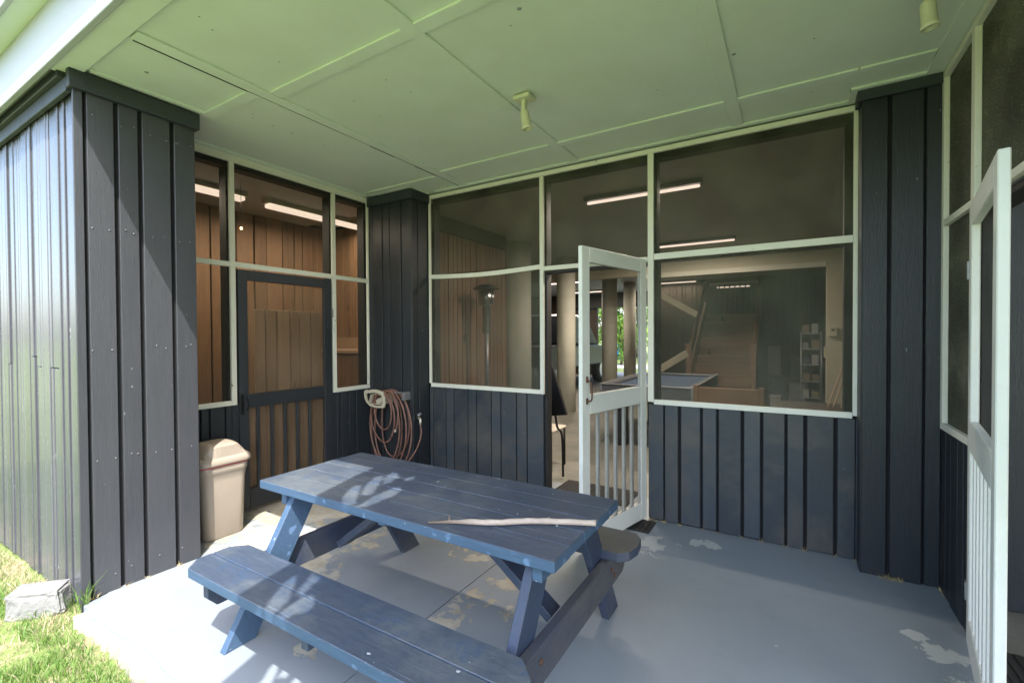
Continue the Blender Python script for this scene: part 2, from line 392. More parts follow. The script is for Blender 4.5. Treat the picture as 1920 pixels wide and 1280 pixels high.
# patio slab, with a rough broken front edge and a sawn joint
bm = new(); pts = []
r2 = random.Random(3)
x = -3.2
while x < .72:
    pts.append((x, .885+r2.uniform(-.012, .012)+.012*math.sin(x*7))); x += r2.uniform(.03, .08)
JX = -1.562
left = [p for p in pts if p[0] < JX-.01]; right = [p for p in pts if p[0] > JX+.01]
prism(bm, left+[(JX-.003, .89), (JX-.003, 4.0), (-3.9, 4.0), (-3.9, 1.0), (-3.24, 1.0), (-3.22, .93)], -.12, 0)
prism(bm, [(JX+.003, .89)]+right+[(.72, .89), (.72, 4.0), (JX+.003, 4.0)], -.12, 0)
obj('patio', bm, 'slab', kind='structure')
obj('slab_joint', B((JX-.0035, JX+.0035, .9, 3.9, -.1, -.006)), 'groove', kind='structure')
# exposed pale concrete lip along the lawn
bm = new(); lp = []
x = -3.16
while x < .7: lp.append((x, .84+r2.uniform(-.02, .015)-.012*math.sin(x*5))); x += r2.uniform(.025, .06)
prism(bm, lp+[(.7, .95), (-3.16, .95)], -.13, -.018)
obj('patio_lip', bm, 'slabedge', kind='structure')
# interior floors
obj('garage_floor', B((-20, .72, 4.0, 15.6, -.12, -.004), (.72, 4, .9, 15.6, -.12, -.01)), 'garagefloor', kind='structure')
obj('driveway', B((-40, 10, 15.6, 17.2, -.1, -.02)), 'drive', kind='structure')
obj('road', B((-60, 40, 19.6, 22, -.1, -.03)), 'drive', kind='structure')

# ceiling panels with raised battens
ceil = obj('ceiling', B((-3.9, 4, .93, 3.62, 2.85, 2.88)), 'ceil', kind='structure')
bm = new(); bt = .013
def bx_(x0, x1, y, wd=.075): box(bm, x0, x1, y, y+wd, 2.85-bt, 2.8485, .0015)
def by_(x, y0, y1, wd=.075, d=0): box(bm, x, x+wd, y0, y1, 2.85-bt-d, 2.8485, .0015)
for a, b in ((-2.60, -1.55), (-1.475, -.35), (-.275, .70)):
    bx_(a, b, 1.575)
for a, b in ((-2.60, -1.55), (-1.475, -.35), (-.275, .63)):
    bx_(a, b, 3.10)
bx_(-3.22, -2.69, 1.50); bx_(-3.6, -2.69, 3.17)
for x in (-1.55, -.35): by_(x, .945, 3.49)
by_(-2.685, .945, 3.49, .08)
by_(.635, .945, 3.385)
bx_(-3.0, .34, 3.495, .045)
box(bm, -3.15, -3.11, 3.25, 3.535, 2.836, 2.8485); box(bm, -3.66, -3.10, 3.235, 3.275, 2.8345, 2.847)
box(bm, .30, .34, 3.34, 3.54, 2.8355, 2.8485); box(bm, .30, .635, 3.335, 3.375, 2.834, 2.8485)
box(bm, -3.21, -3.18, .95, 1.50, 2.835, 2.8485); box(bm, -3.735, -3.685, 1.5, 3.25, 2.8355, 2.8487)
obj('ceiling_batten', bm, 'ceil', ceil)
bm = new(); y = .96; rc = random.Random(8)
while y < 3.46:
    l_ = rc.uniform(.12, .4); wd_ = rc.choice((.003, .005, .008, .011)) if y > 1.3 else .011
    box(bm, -2.686-wd_, -2.686, y, min(3.48, y+l_), 2.8372, 2.849); y += l_
obj('ceiling_gap', bm, 'groove', ceil)
bm = new()
for _ in range(26):
    x, y = rc.choice((-3.0, -2.3, -1.9, -1.1, -.7, .1, .5))+rc.gauss(0, .02), rc.uniform(1.0, 3.0)
    lathe(bm, [(.001, -.0016), (.0045, -.0012), (.005, 0)], c=(x, y, 2.8499), seg=7, cap=False)
for x, y in ((-2.98, 1.12), (-.31, 2.55), (-1.02, 1.76), (-.25, 2.62)): lathe(bm, [(.001, -.003), (.009, -.002), (.011, 0)], c=(x, y, 2.8499), seg=8, cap=False)
obj('nail_head', bm, 'galv', ceil)
obj('ceiling_beam_board', B((-3.34, 4, .822, .935, 2.832, 2.8475), bev=.004), 'ceil', ceil)
# roof deck over everything, overhanging fascia
rf = thing('roof_edge', 'white roof fascia and soffit above the grey siding at upper left', 'roof edge', (-3, .8, 2.8))
obj('fascia_board', B((-14, 4, .79, .818, 2.815, 3.118), bev=.003), 'fascia', rf)
obj('soffit', B((-14, 4, .70, 1.0, 3.12, 3.15)), 'ceil', rf)
obj('gutter_board', B((-14, 4, .675, .698, 3.11, 3.42), bev=.003), 'fascia', rf)
obj('roof_slab', B((-14, 4, 1.0, 15.6, 2.905, 3.3)), 'interior_ceil', kind='structure')
obj('roof_filler', B((-14, 4, .822, .999, 2.86, 3.118)), 'fascia', kind='structure')
obj('garage_ceiling', B((-14, 4, 3.63, 15.6, 2.85, 2.90)), 'interior_ceil', kind='structure')
obj('room_ceiling', B((-5.3, -3.91, 1.0, 3.62, 2.80, 2.85)), 'interior_ceil', kind='structure')
# unseen slab added overhead to shade the porch, holes shaped to cast sun flecks
holes = [[(-0.42, -0.1), (-0.35, -0.11), (-0.33, -0.16), (-0.30, -0.22), (-0.34, -0.22), (-0.39, -0.14)],
 [(-0.45, -0.15), (-0.4, -0.19), (-0.36, -0.24), (-0.31, -0.28), (-0.29, -0.36), (-0.33, -0.36), (-0.40, -0.28), (-0.45, -0.2)],
 [(-0.29, -0.23), (-0.26, -0.21), (-0.21, -0.24), (-0.19, -0.28), (-0.21, -0.31), (-0.22, -0.36), (-0.26, -0.36), (-0.28, -0.29)],
 [(-0.39, -0.37), (-0.35, -0.365), (-0.31, -0.41), (-0.25, -0.49), (-0.30, -0.50), (-0.34, -0.44)],
 [(-0.3, -0.38), (-0.265, -0.375), (-0.26, -0.40), (-0.29, -0.41)], [(-0.22, -0.37), (-0.195, -0.36), (-0.17, -0.40), (-0.18, -0.44), (-0.21, -0.44)],
 [(-0.65, 0.33), (-0.62, 0.36), (-0.56, 0.29), (-0.46, 0.19), (-0.49, 0.15), (-0.57, 0.21)],
 [(-0.67, 0.49), (-0.65, 0.53), (-0.59, 0.46), (-0.53, 0.37), (-0.49, 0.32), (-0.52, 0.28), (-0.61, 0.38)],
 [(-0.65, 0.59), (-0.62, 0.61), (-0.57, 0.56), (-0.54, 0.48), (-0.55, 0.44), (-0.62, 0.51)],
 [(-0.46, 0.41), (-0.44, 0.44), (-0.4, 0.41), (-0.38, 0.32), (-0.38, 0.2), (-0.42, 0.17), (-0.45, 0.28)],
 [(-0.52, 0.59), (-0.49, 0.61), (-0.47, 0.56), (-0.49, 0.51)]]
edge = [(-.42, -.75), (-.46, -.55), (-.52, -.35), (-.57, -.1), (-.70, .18), (-.78, .45), (-.82, .66)]
def inside(p, poly):
    c = False; n = len(poly)
    for i in range(n):
        (x1, y1), (x2, y2) = poly[i], poly[(i+1) % n]
        if (y1 > p[1]) != (y2 > p[1]) and p[0] < (x2-x1)*(p[1]-y1)/(y2-y1)+x1: c = not c
    return c
def edge_x(y):
    for (xa, ya), (xb, yb) in zip(edge, edge[1:]):
        if ya <= y <= yb: return xa+(xb-xa)*(y-ya)/(yb-ya)
    return edge[0][0] if y < edge[0][1] else edge[-1][0]
holes2 = []
for h in holes:
    cx_, cy_ = sum(p[0] for p in h)/len(h), sum(p[1] for p in h)/len(h); holes2.append([(cx_+(p[0]-cx_)*1.14, cy_+(p[1]-cy_)*1.14) for p in h])
bm = new(); cs = .012; X1 = -.10
y = -.75
while y < .66:
    ex = edge_x(y+cs/2); x = ex; run = None
    while x < X1:
        hit = any(inside((x+cs/2, y+cs/2), h) for h in holes2)
        if not hit and run is None: run = x
        if (hit or x+cs >= X1) and run is not None:
            box(bm, run, x if hit else X1, y, y+cs-.0002, 3.19, 3.205); run = None
        x += cs
    y += cs
dv = obj('sun_blocker_cutout', bm, 'leaf', kind='structure')
ud = obj('sun_blocker_slab', B((-.0998, 2.3, -.75, .66, 3.15, 3.25)), 'fascia', kind='structure')
for o in (dv, ud): o.location = (.3*.48, -.3*.476, .3)

# grass
def blades(name, mat, spots, h0, h1, wd, lean):
    n = len(spots); rg = np.random.default_rng(5); P = np.array(spots)
    a = rg.uniform(0, 2*np.pi, n); b = rg.uniform(0, 2*np.pi, n); h = rg.uniform(h0, h1, n); ln = rg.uniform(.2, 1, n)*lean*h; ww = rg.uniform(.6, 1.2, n)*wd
    base = P; d = np.stack([np.cos(a), np.sin(a), 0*a], 1); s = np.stack([np.cos(b), np.sin(b), 0*b], 1)*ww[:, None]
    mid = base+d*(ln*.35)[:, None]+np.array([0, 0, 1])*(h*.6)[:, None]; tip = base+d*ln[:, None]+np.array([0, 0, 1])*h[:, None]
    V = np.stack([base-s, base+s, mid+s*.8, mid-s*.8, tip], 1).reshape(-1, 3)
    me = bpy.data.meshes.new(name); me.vertices.add(5*n); me.vertices.foreach_set('co', V.ravel().astype(np.float32))
    q = np.arange(n)[:, None]*5; L = np.concatenate([q+0, q+1, q+2, q+3, q+3, q+2, q+4], 1).ravel()
    me.loops.add(7*n); me.loops.foreach_set('vertex_index', L.astype(np.int32))
    st = np.stack([np.arange(n)*7, np.arange(n)*7+4], 1).ravel(); me.polygons.add(2*n); me.polygons.foreach_set('loop_start', st.astype(np.int32))
    me.update(calc_edges=True); me.validate(); me.materials.append(M[mat]); o = bpy.data.objects.new(name, me); COL.objects.link(o); return o
def lawn_z(x, y): return -.07+.012*math.sin(x*3.1+y*1.7)+.01*math.sin(y*5.3)
rg = random.Random(11); green, dry = [], []
from mathutils import noise as mnoise
for _ in range(62000):
    x = rg.uniform(-7.5, -1.2); y = rg.uniform(-.35, .93)
    if x > -3.18 and y > .86: continue
    if x < -3.2 and y > .88: continue
    dw = .88-y if x < -3.1 else (.85-y)*1.3
    nz = mnoise.noise(Vector((x*2.6, y*2.6, 1)))+.35*mnoise.noise(Vector((x*9, y*9, 4)))
    if nz > .30 or dw < .035+.05*rg.random():
        if rg.random() < .45: dry.append((x, y, lawn_z(x, y)))
        continue
    if dw < .16 and x < -3.1 and rg.random() < .75: dry.append((x, y, lawn_z(x, y))); continue
    green.append((x, y, lawn_z(x, y)))
for _ in range(14000):
    green.append((rg.uniform(-14, -6), rg.uniform(-1, .88), -.07))
o = blades('grass', 'blade', green, .03, .075, .0022, .9); finish(o, label='short sunlit green grass in front of the porch slab', category='grass', kind='stuff')
for _ in range(2600):
    x = rg.uniform(-8, -3.2); dry.append((x, rg.uniform(.76, .895), lawn_z(x, .8)))
o = blades('dry_grass', 'drygrass', dry, .015, .05, .0016, 1.6); finish(o, label='straw coloured dead grass along the foot of the siding', category='dry grass', kind='stuff')
weed = [(-3.28+rg.gauss(0, .02), .885, -.07) for _ in range(6)]+[(-3.5+rg.gauss(0, .05), .88, -.07) for _ in range(8)]+[(-3.36+rg.gauss(0, .05), .87, -.07) for _ in range(14)]
o = blades('weed_clump', 'blade', weed, .06, .14, .0022, .6); finish(o, label='long green grass tuft growing between the rock and the corner pillar', category='weed')
weed = [(-3.225+rg.gauss(0, .012), .90+rg.gauss(0, .012), -.02) for _ in range(26)]
o = blades('corner_weed', 'blade', weed, .05, .17, .003, .9); finish(o, label='small weed in the groove at the foot of the corner pillar beside the slab', category='weed')
o = blades('debris', 'dirt', [(.49+rg.gauss(0, .03), 3.37+rg.gauss(0, .008), .0) for _ in range(90)]+[(.71, 3.36+rg.gauss(0, .02), .0) for _ in range(30)], .008, .03, .0015, 2.5)
finish(o, label='wisp of straw debris at the foot of the right hand pillar', category='debris', kind='stuff')
lit = [(gx+rg.gauss(0, .008), 3.538+rg.gauss(0, .006), .0) for gx in (-.81, -.70, -.55, -.44, -.28, -.165, -.02, .086, .248, .35) for _ in range(rg.choice((8, 14, 30)))]+[(-.90+rg.gauss(0, .02), 3.52+rg.gauss(0, .01), 0) for _ in range(40)]+[(-3.235+rg.gauss(0, .006), yy+rg.gauss(0, .01), 0) for yy in (.94, 1.07, 1.18, 1.345) for _ in range(14)]
o = blades('debris', 'dirt', lit, .006, .028, .0014, 2.0); finish(o, label='bits of straw caught at the foot of the board grooves', category='debris', kind='stuff')

# ================================================================== WALLS
# outer siding wall (left), glossy narrow boards
ow = thing('siding_wall', 'long sunlit wall of narrow shiny vertical boards left of the corner pillar', 'wall', (-5, .9, 0))
bm = new(); x = -3.262; r3 = random.Random(21)
while x > -11:
    wdt = r3.choice((.03, .04, .05, .065, .08, .10)); d = r3.choice((0, .002, .005, .009))
    zj = r3.choice((0, 0, 0, 1.30, 1.24)) if x < -3.4 else 0
    if zj: box(bm, x-wdt, x, .900+d, .925+d, -.06, zj, .003); box(bm, x-wdt, x, .897+d, .925+d, zj+.004, 2.76, .003)
    else: box(bm, x-wdt, x, .900+d, .925+d, -.06, 2.76, .003)
    x -= wdt+r3.choice((.006, .009, .013))
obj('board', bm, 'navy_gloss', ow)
obj('backing', B((-14, -3.262, .94, 1.0, -.1, 2.9)), 'groove', ow)
obj('frieze_board', B((-14, -3.278, .87, .895, 2.725, 2.80), (-14, -3.31, .845, .895, 2.80, 2.85), bev=.003), 'cap', ow)

# corner pillar (left)
def pillar(name, label, core, cap, faces, loc, paint='navy'):
    t = thing(name, label, 'pillar', loc, 'dark board clad pillars')
    obj('backing', B(core), 'groove', t)
    bm = new(); faces(bm); obj('board', bm, paint, t)
    obj('cap', cap, 'cap', t)
    return t
NZ = (.10, .74, 1.36, 2.02, 2.62)
def fa(bm):
    siding_y(bm, .945, 1.47, [(1.060, 1.082), (1.172, 1.194), (1.334, 1.356)], -3.245, .0, 2.76)
    box(bm, -3.262, -3.2449, .889, .928, -.06, 2.76, .002); box(bm, -3.5, -3.262, 1.452, 1.47, 0, 2.76, .002)
bm = new(); box(bm, -3.266, -3.222, .868, 1.492, 2.735, 2.834, .003); box(bm, -3.735, -3.267, 1.471, 1.492, 2.735, 2.834, .003)
pillar('board_pillar', 'wide dark pillar at the corner by the lawn, half in sun', (-3.72, -3.268, .93, 1.45, -.06, 2.9), bm, fa, (-3.4, 1.2, 0), 'navy_sunlit')
nails('nail_heads', bpy.data.objects['board_pillar'], [(-3.2445, y, z) for y in (.97, 1.03, 1.11, 1.15, 1.23, 1.30, 1.385, 1.44) for z in NZ], 'x', 3)
# back corner pillar with hose
def fb(bm):
    siding_x(bm, -3.73, -3.152, [(-3.682, -3.672), (-3.545, -3.533), (-3.443, -3.433), (-3.284, -3.272)], 3.31, .0, 2.76)
    siding_y(bm, 3.312, 3.545, [(3.39, 3.40)], -3.133, .0, 2.76)
bm = new(); box(bm, -3.735, -3.11, 3.285, 3.308, 2.745, 2.835, .003); box(bm, -3.131, -3.11, 3.309, 3.545, 2.745, 2.835, .003)
pillar('board_pillar', 'dark pillar in the back corner behind the coiled hose', (-3.73, -3.156, 3.33, 3.6, -.05, 2.84), bm, fb, (-3.4, 3.4, 0))
def fc(bm):
    siding_x(bm, .362, .7115, [(.478, .495), (.635, .647)], 3.388, .0, 2.79, .02)
    box(bm, .357, .3615, 3.39, 3.545, 0, 2.79)
bm = new(); box(bm, .335, .708, 3.362, 3.386, 2.775, 2.836, .003); box(bm, .335, .356, 3.387, 3.5, 2.775, 2.836, .003)
pillar('board_pillar', 'dark pillar at the right end of the big screened window', (.364, .70, 3.41, 3.6, -.05, 2.84), bm, fc, (.5, 3.45, 0))

# ---- left wall: frame, screens, door
lw = thing('screen_wall', 'left screened wall with white mullions around the dark door', 'screened wall', (-3.735, 2.4, 0), 'screened porch walls')
xf = -3.735
bm = new()
def fy(y0, y1, z0, z1, d=0): box(bm, xf-.02, xf+.004+d, y0, y1, z0, z1, .002)
fy(1.3, 3.31, 2.785, 2.835)
for y0, y1 in ((1.93, 1.968), (2.865, 2.903)): fy(y0, y1, 2.0085, 2.784)
fy(1.3, 1.929, 1.966, 2.005); fy(1.93, 2.903, 1.966, 2.008, .001); fy(2.904, 3.288, 1.966, 2.005); fy(3.289, 3.309, .922, 2.784)
fy(1.3, 1.929, .882, .918); fy(2.904, 3.31, .88, .918); fy(1.93, 1.968, .882, 1.9655, .001); fy(2.865, 2.903, .88, 1.9655, .001)
obj('frame', bm, 'white', lw)
bm = new()
for y0, y1, z0, z1 in ((1.92, 1.97, 2.0, 2.80), (2.855, 2.905, 2.0, 2.80), (1.92, 1.955, .9, 2.0), (2.87, 2.905, .9, 2.0), (3.27, 3.33, 0, 2.8), (1.25, 3.3, 2.75, 2.8)): box(bm, xf-.13, xf-.03, y0, y1, z0, z1, .002)
obj('stud', bm, 'stud', lw)
for y0, y1, z0, z1 in ((1.3, 1.93, 2.006, 2.785), (1.969, 2.864, 2.009, 2.785), (2.904, 3.288, 2.006, 2.785), (1.3, 1.929, .919, 1.965), (2.904, 3.288, .919, 1.965)):
    obj('screen', B((xf-.0225, xf-.021, y0-.003, y1+.003, z0-.003, z1+.003)), 'screen_door', lw)
bm = new()
siding_y(bm, 1.47, 1.929, [(1.55, 1.562), (1.70, 1.712), (1.762, 1.774), (1.875, 1.887)], xf, 0, .88)
siding_y(bm, 2.904, 3.31, [(2.945, 2.955), (3.04, 3.05), (3.125, 3.135)], xf, 0, .878)
obj('board', bm, 'navy', lw)
obj('backing', B((xf-.04, xf-.022, 1.47, 1.93, 0, .88), (xf-.04, xf-.022, 2.903, 3.31, 0, .88)), 'groove', lw)
obj('jamb', B((xf-.03, xf-.004, 1.93, 1.982, 0, .88), (xf-.03, xf-.004, 2.853, 2.903, 0, .88), (xf-.12, xf-.031, 1.955, 1.984, 0, 1.97), (xf-.12, xf-.031, 2.851, 2.87, 0, 1.97)), 'navy', lw)
# dark screened door
dd = thing('dark_door', 'closed dark door with screened upper half and slatted lower half in the left wall', 'door', (xf, 2.42, 0))
bm = new()
for b in ((1.985, 2.058, .03, 1.955), (2.765, 2.85, .03, 1.955), (2.0585, 2.7645, 1.872, 1.955), (2.0585, 2.7645, .845, .955), (2.0585, 2.7645, .03, .19)):
    box(bm, xf-.03, xf+.006, b[0], b[1], b[2], b[3], .003)
obj('frame', bm, 'navy', dd)
for y in (2.137, 2.255, 2.372, 2.490, 2.612):
    obj('slat', B((xf-.024, xf+.003, y-.011, y+.011, .19, .845), bev=.003), 'navy', dd)
obj('screen', B((xf-.0135, xf-.012, 2.058, 2.765, .19, 1.872)), 'screen_tan', dd)
bm = new(); box(bm, xf+.0065, xf+.012, 1.993, 2.018, .80, .96); tube(bm, spline([(xf+.012, 2.035, .83), (xf+.035, 2.035, .85), (xf+.037, 2.035, .90), (xf+.012, 2.035, .93)], 5), .005)
obj('handle', bm, 'iron', dd)
obj('hinge', B((xf+.0065, xf+.011, 2.845, 2.862, 1.60, 1.68)), 'galv', dd)
bm = new(); siding_y(bm, 1.95, 2.88, [(1.952+.095*i, 1.958+.095*i) for i in range(1, 10)], xf-.06, .03, .86, .012); obj('back_panel', bm, 'pine', dd)

# ---- back wall
bw = thing('screen_wall', 'back screened wall with white mullions, open doorway and the big two light window', 'screened wall', (-1.4, 3.545, 0), 'screened porch walls')
yb = 3.545; bm = new()
def fx(x0, x1, z0, z1, d=0): box(bm, x0, x1, yb-.004-d, yb+.02, z0, z1, .002)
fx(-3.128, .356, 2.792, 2.828)
fx(-3.128, -3.108, .94, 2.791)
fx(-1.862, -1.825, .905, 2.791, .001); fx(-.932, -.888, .905, 2.791, .001); fx(.334, .357, .905, 2.791, .001)
# gently sagging mid rail of the left window
sag = lambda t: 2.012-.020*math.sin(math.pi*t)
up_ = [(-3.107+1.2445*i/24, sag(i/24)+.02) for i in range(25)]; dn_ = [(-3.107+1.2445*i/24, sag(i/24)-.02) for i in range(24, -1, -1)]
prism(bm, dn_[::-1]+up_[::-1], -.02, .004, mat=Matrix(((1, 0, 0, 0), (0, 0, -1, yb), (0, 1, 0, 0), (0, 0, 0, 1))))
fx(-1.824, -.933, 1.975, 2.012); fx(-.887, .333, 1.985, 2.03); fx(-3.107, -1.863, .905, .942); fx(-.887, .333, .888, .925)
obj('frame', bm, 'white', bw)
bm = new()
for x0, x1, z0, z1 in ((-3.14, -3.08, .0, 2.75), (-1.86, -1.81, 0, 2.75), (-.94, -.87, 2.0, 2.75), (-.93, -.86, 0, 2.0), (.29, .35, 0, 2.75), (-3.1, .35, 2.75, 2.84), (-3.08, -1.87, .88, .92), (-.86, .29, .86, .90), (-1.81, -.94, 1.955, 1.998), (-.86, .29, 1.975, 2.0)):
    box(bm, x0, x1, yb+.032, yb+.12, z0, z1, .002)
obj('stud', bm, 'stud', bw)
for x0, x1, z0, z1 in ((-3.107, -1.863, 2.0, 2.791), (-1.824, -.933, 2.012, 2.791), (-.887, .333, 2.03, 2.791), (-3.107, -1.863, .94, 2.03), (-.887, .333, .925, 1.985)):
    obj('screen', B((x0-.003, x1+.003, yb+.021, yb+.0225, z0-.003, z1+.003)), 'screen', bw)
bm = new()
siding_x(bm, -3.13, -1.835, [(-3.093, -3.083), (-2.927, -2.915), (-2.826, -2.816), (-2.657, -2.647), (-2.556, -2.546), (-2.385, -2.375), (-2.279, -2.269), (-2.113, -2.103), (-2.003, -1.993)], yb, 0, .904)
siding_x(bm, -.928, .36, [(-.818, -.806), (-.712, -.690), (-.558, -.540), (-.450, -.434), (-.292, -.272), (-.174, -.156), (-.030, -.014), (.076, .096), (.238, .258), (.348, .352)], yb, .01, .887)
obj('board', bm, 'blueboard', bw)
obj('backing', B((-3.13, -1.84, yb+.024, yb+.031, 0, .904), (-.928, .36, yb+.024, yb+.031, 0, .887)), 'groove', bw)

# ---- right wall
rw = thing('screen_wall', 'right screened wall with narrow tall pane beside the second open door', 'screened wall', (.712, 2.2, 0), 'screened porch walls')
xr = .712; bm = new()
def fr(y0, y1, z0, z1, d=0): box(bm, xr-.004-d, xr+.02, y0, y1, z0, z1, .002)
fr(.9, 3.386, 2.795, 2.83); fr(3.345, 3.386, .93, 2.794); fr(2.86, 2.905, .893, 2.794, .001)
fr(2.906, 3.344, 1.995, 2.03); fr(2.906, 3.386, .893, .929); fr(.95, 2.859, 1.995, 2.03); fr(1.72, 1.76, 0, 1.994)
obj('frame', bm, 'white', rw)
for y0, y1, z0, z1 in ((2.906, 3.344, 2.03, 2.795), (2.906, 3.344, .929, 1.995), (.95, 2.859, 2.03, 2.795), (.95, 1.719, .929, 1.995)):
    obj('screen', B((xr+.021, xr+.0225, y0-.003, y1+.003, z0-.003, z1+.003)), 'screen_side', rw)
bm = new(); siding_y(bm, 2.862, 3.43, [(2.90, 2.905), (3.0, 3.01), (3.09, 3.1), (3.21, 3.215), (3.3, 3.305)], xr, 0, .892, sgn=-1); obj('board', bm, 'navy', rw)
bm = new()
for y0, y1, z0, z1 in ((2.87, 2.91, 0, 2.8), (3.34, 3.39, 0, 2.8), (1.70, 1.76, 0, 2.8), (.95, 2.86, 1.96, 1.994)): box(bm, xr+.026, xr+.115, y0, y1, z0, z1, .002)
obj('stud', bm, 'stud', rw)
obj('backing', B((xr+.0225, xr+.026, 2.91, 3.34, 0, .892)), 'groove', rw)

# ---- open screen doors
def screen_door(label, hinge, lead, grp):
    h = Vector((*hinge, 0)); l = Vector((*lead, 0)); W = (l-h).length; a = math.atan2(l.y-h.y, l.x-h.x)
    t = thing('screen_door', label, 'screen door', (h.x, h.y, 0), grp); t.rotation_euler = (0, 0, a)
    z0, z1 = .02, 1.99; st = .085; th = .03
    bm = new()
    for b in ((0, st, z0, z1), (W-st, W, z0, z1), (st+.0003, W-st-.0003, z1-.10, z1), (st+.0003, W-st-.0003, .90, 1.03), (st+.0003, W-st-.0003, z0, z0+.13)):
        box(bm, b[0], b[1], -th/2, th/2, b[2], b[3], .0035)
    localpart('frame', bm, 'doorwhite', t)
    n = 5
    for i in range(n):
        c = st+(W-2*st)*(i+1)/(n+1)
        localpart('baluster', B((c-.012, c+.012, -.012, .010, z0+.13, .90), bev=.002), 'doorwhite', t)
    localpart('screen', B((st-.003, W-st+.003, .0108, .0122, z0+.12, z1-.09)), 'screen_door', t)
    for z in (.25, 1.7):
        localpart('hinge', B((-.012, .02, -.022, -.0155, z-.04, z+.04)), 'galv', t)
    return t, W
t, W = screen_door('white screen door standing open in the back doorway, its foot near the blue table', (-.952, 3.535), (-1.15, 2.74), 'white slatted screen doors')
bm = new(); tube(bm, spline([(W-.05, .016, .99), (W-.05, .05, 1.0), (W-.05, .055, 1.05), (W-.05, .045, 1.11), (W-.05, .016, 1.13)], 5), .006)
box(bm, W-.06, W-.04, .0155, .019, 1.11, 1.15); box(bm, W-.06, W-.04, .0155, .019, .97, 1.01)
localpart('handle', bm, 'rust', t)
t, W = screen_door('white screen door standing open at the right edge, seen nearly edge on', (.705, 2.845), (.565, 2.01), 'white slatted screen doors')

# ================================================================== PICNIC TABLE
pt = thing('picnic_table', 'weathered blue wooden picnic table on the grey porch slab', 'picnic table', (-1.5, 1.69, 0))
TZ = .67; x0, x1 = -2.375, -.665; ya, yb2 = 1.36, 2.025
bm = new(); nb = 5; wb = (yb2-ya)/nb
for i in range(nb):
    a = ya+wb*i; box(bm, x0+rnd.uniform(-.004, .004), x1+rnd.uniform(-.004, .004), a+.0008, a+wb-.0008, TZ-.042+rnd.uniform(-.001, 0), TZ+rnd.uniform(-.0015, 0), .003)
for f in bm.faces:
    if f.normal.z < .5: f.material_index = 1
obj('table_top', bm, ['tabletop', 'tableblue'], pt)
def bench(name, ys, z, x0, x1, ch, mats, th=.042):
    bm = new(); n = len(ys)
    for i, (a, b) in enumerate(ys):
        lo, hi = i == 0, i == n-1
        pts = [(x0+(ch if lo else 0), a), (x1-(ch if lo else 0), a)]
        if lo and hi: pts = [(x0+ch, a), (x1-ch, a), (x1-ch*.3, a+.04), (x1, a+(b-a)*.45), (x1-.01, a+(b-a)*.8), (x1-ch*.8, b), (x0+ch, b), (x0, (a+b)/2)]
        elif lo: pts = [(x0+ch, a), (x1-ch, a), (x1, a+ch), (x1, b), (x0, b), (x0, a+ch)]
        elif hi: pts = [(x0, a), (x1, a), (x1, b-ch), (x1-ch, b), (x0+ch, b), (x0, b-ch)]
        prism(bm, pts, z-th, z, bev=.003)
    bm.normal_update()
    for f in bm.faces:
        if f.normal.z < .5: f.material_index = 1
    return obj(name, bm, mats, pt)
bench('bench_seat', [(.975, 1.107), (1.111, 1.245)], .40, -2.335, -.655, .065, ['tabletop', 'tableblue'])
bench('bench_seat', [(2.075, 2.335)], .40, -2.335, -.625, .06, ['farbench', 'tabledark'], .045)
BZ0, BZ1 = .218, .357
for xo in (-2.215, -.745):
    s = 1 if xo > -1.5 else -1      # beam outside of the legs
    bm = new()
    prism(bm, [(1.02, BZ0+.045), (1.06, BZ0), (2.27, BZ0), (2.32, BZ0+.05), (2.32, BZ1), (1.02, BZ1)], -.02, .02,
          mat=Matrix(((0, 0, 1, xo), (1, 0, 0, 0), (0, 1, 0, 0), (0, 0, 0, 1))), bev=.003)
    bo = obj('bench_beam', bm, 'tablebeam' if s > 0 else 'tabledark', pt)
    for yy, zz in ((1.10, .28), (1.37, .31), (2.10, .30), (2.14, .26)):
        bm = new(); lathe(bm, [(.004, 0), (.011, .002), (.011, .006), (.004, .008)], mat=Matrix.Translation((xo+.021*s, yy, zz)) @ Matrix.Rotation(math.pi/2*s, 4, 'Y'), seg=10); obj('bolt', bm, 'rust', bo)
    xl = xo-.042*s
    for fy_, ty in ((1.135, 1.50), (2.255, 1.89)):
        bm = new(); d = 1 if ty > fy_ else -1; w2 = .073
        k = (ty-fy_)/(TZ-.042); yy = lambda z: fy_+k*z
        prism(bm, [(yy(0)-w2, 0), (yy(0)+w2, 0), (yy(TZ-.043)+w2, TZ-.043), (yy(TZ-.043)-w2, TZ-.043)], -.019, .019,
              mat=Matrix(((0, 0, 1, xl), (1, 0, 0, 0), (0, 1, 0, 0), (0, 0, 0, 1))), bev=.003)
        obj('leg', bm, 'tableblue' if (fy_ < 1.5 and s < 0) else 'tabledark', pt)
    obj('cleat', B((xl+.0205*s if s > 0 else xl-.0205-.038, xl+.0205+.038 if s > 0 else xl-.0205, ya+.03, yb2-.03, TZ-.105, TZ-.044), bev=.003), 'tableblue', pt)
    bm = new(); beam(bm, (xo-.085*s, 1.69, .27), (xo-.55*s, 1.69, TZ-.06), .088, .038, up=(1*s, 0, 1.2)); obj('brace', bm, 'tabledark', pt)
obj('centre_cleat', B((-1.54, -1.50, ya+.04, yb2-.04, TZ-.075, TZ-.044), bev=.003), 'tableblue', pt)
for xx in (-1.48,):
    obj('bench_cleat', B((xx-.02, xx+.02, 1.0, 1.23, .30, .357), bev=.003), 'tabledark', pt)

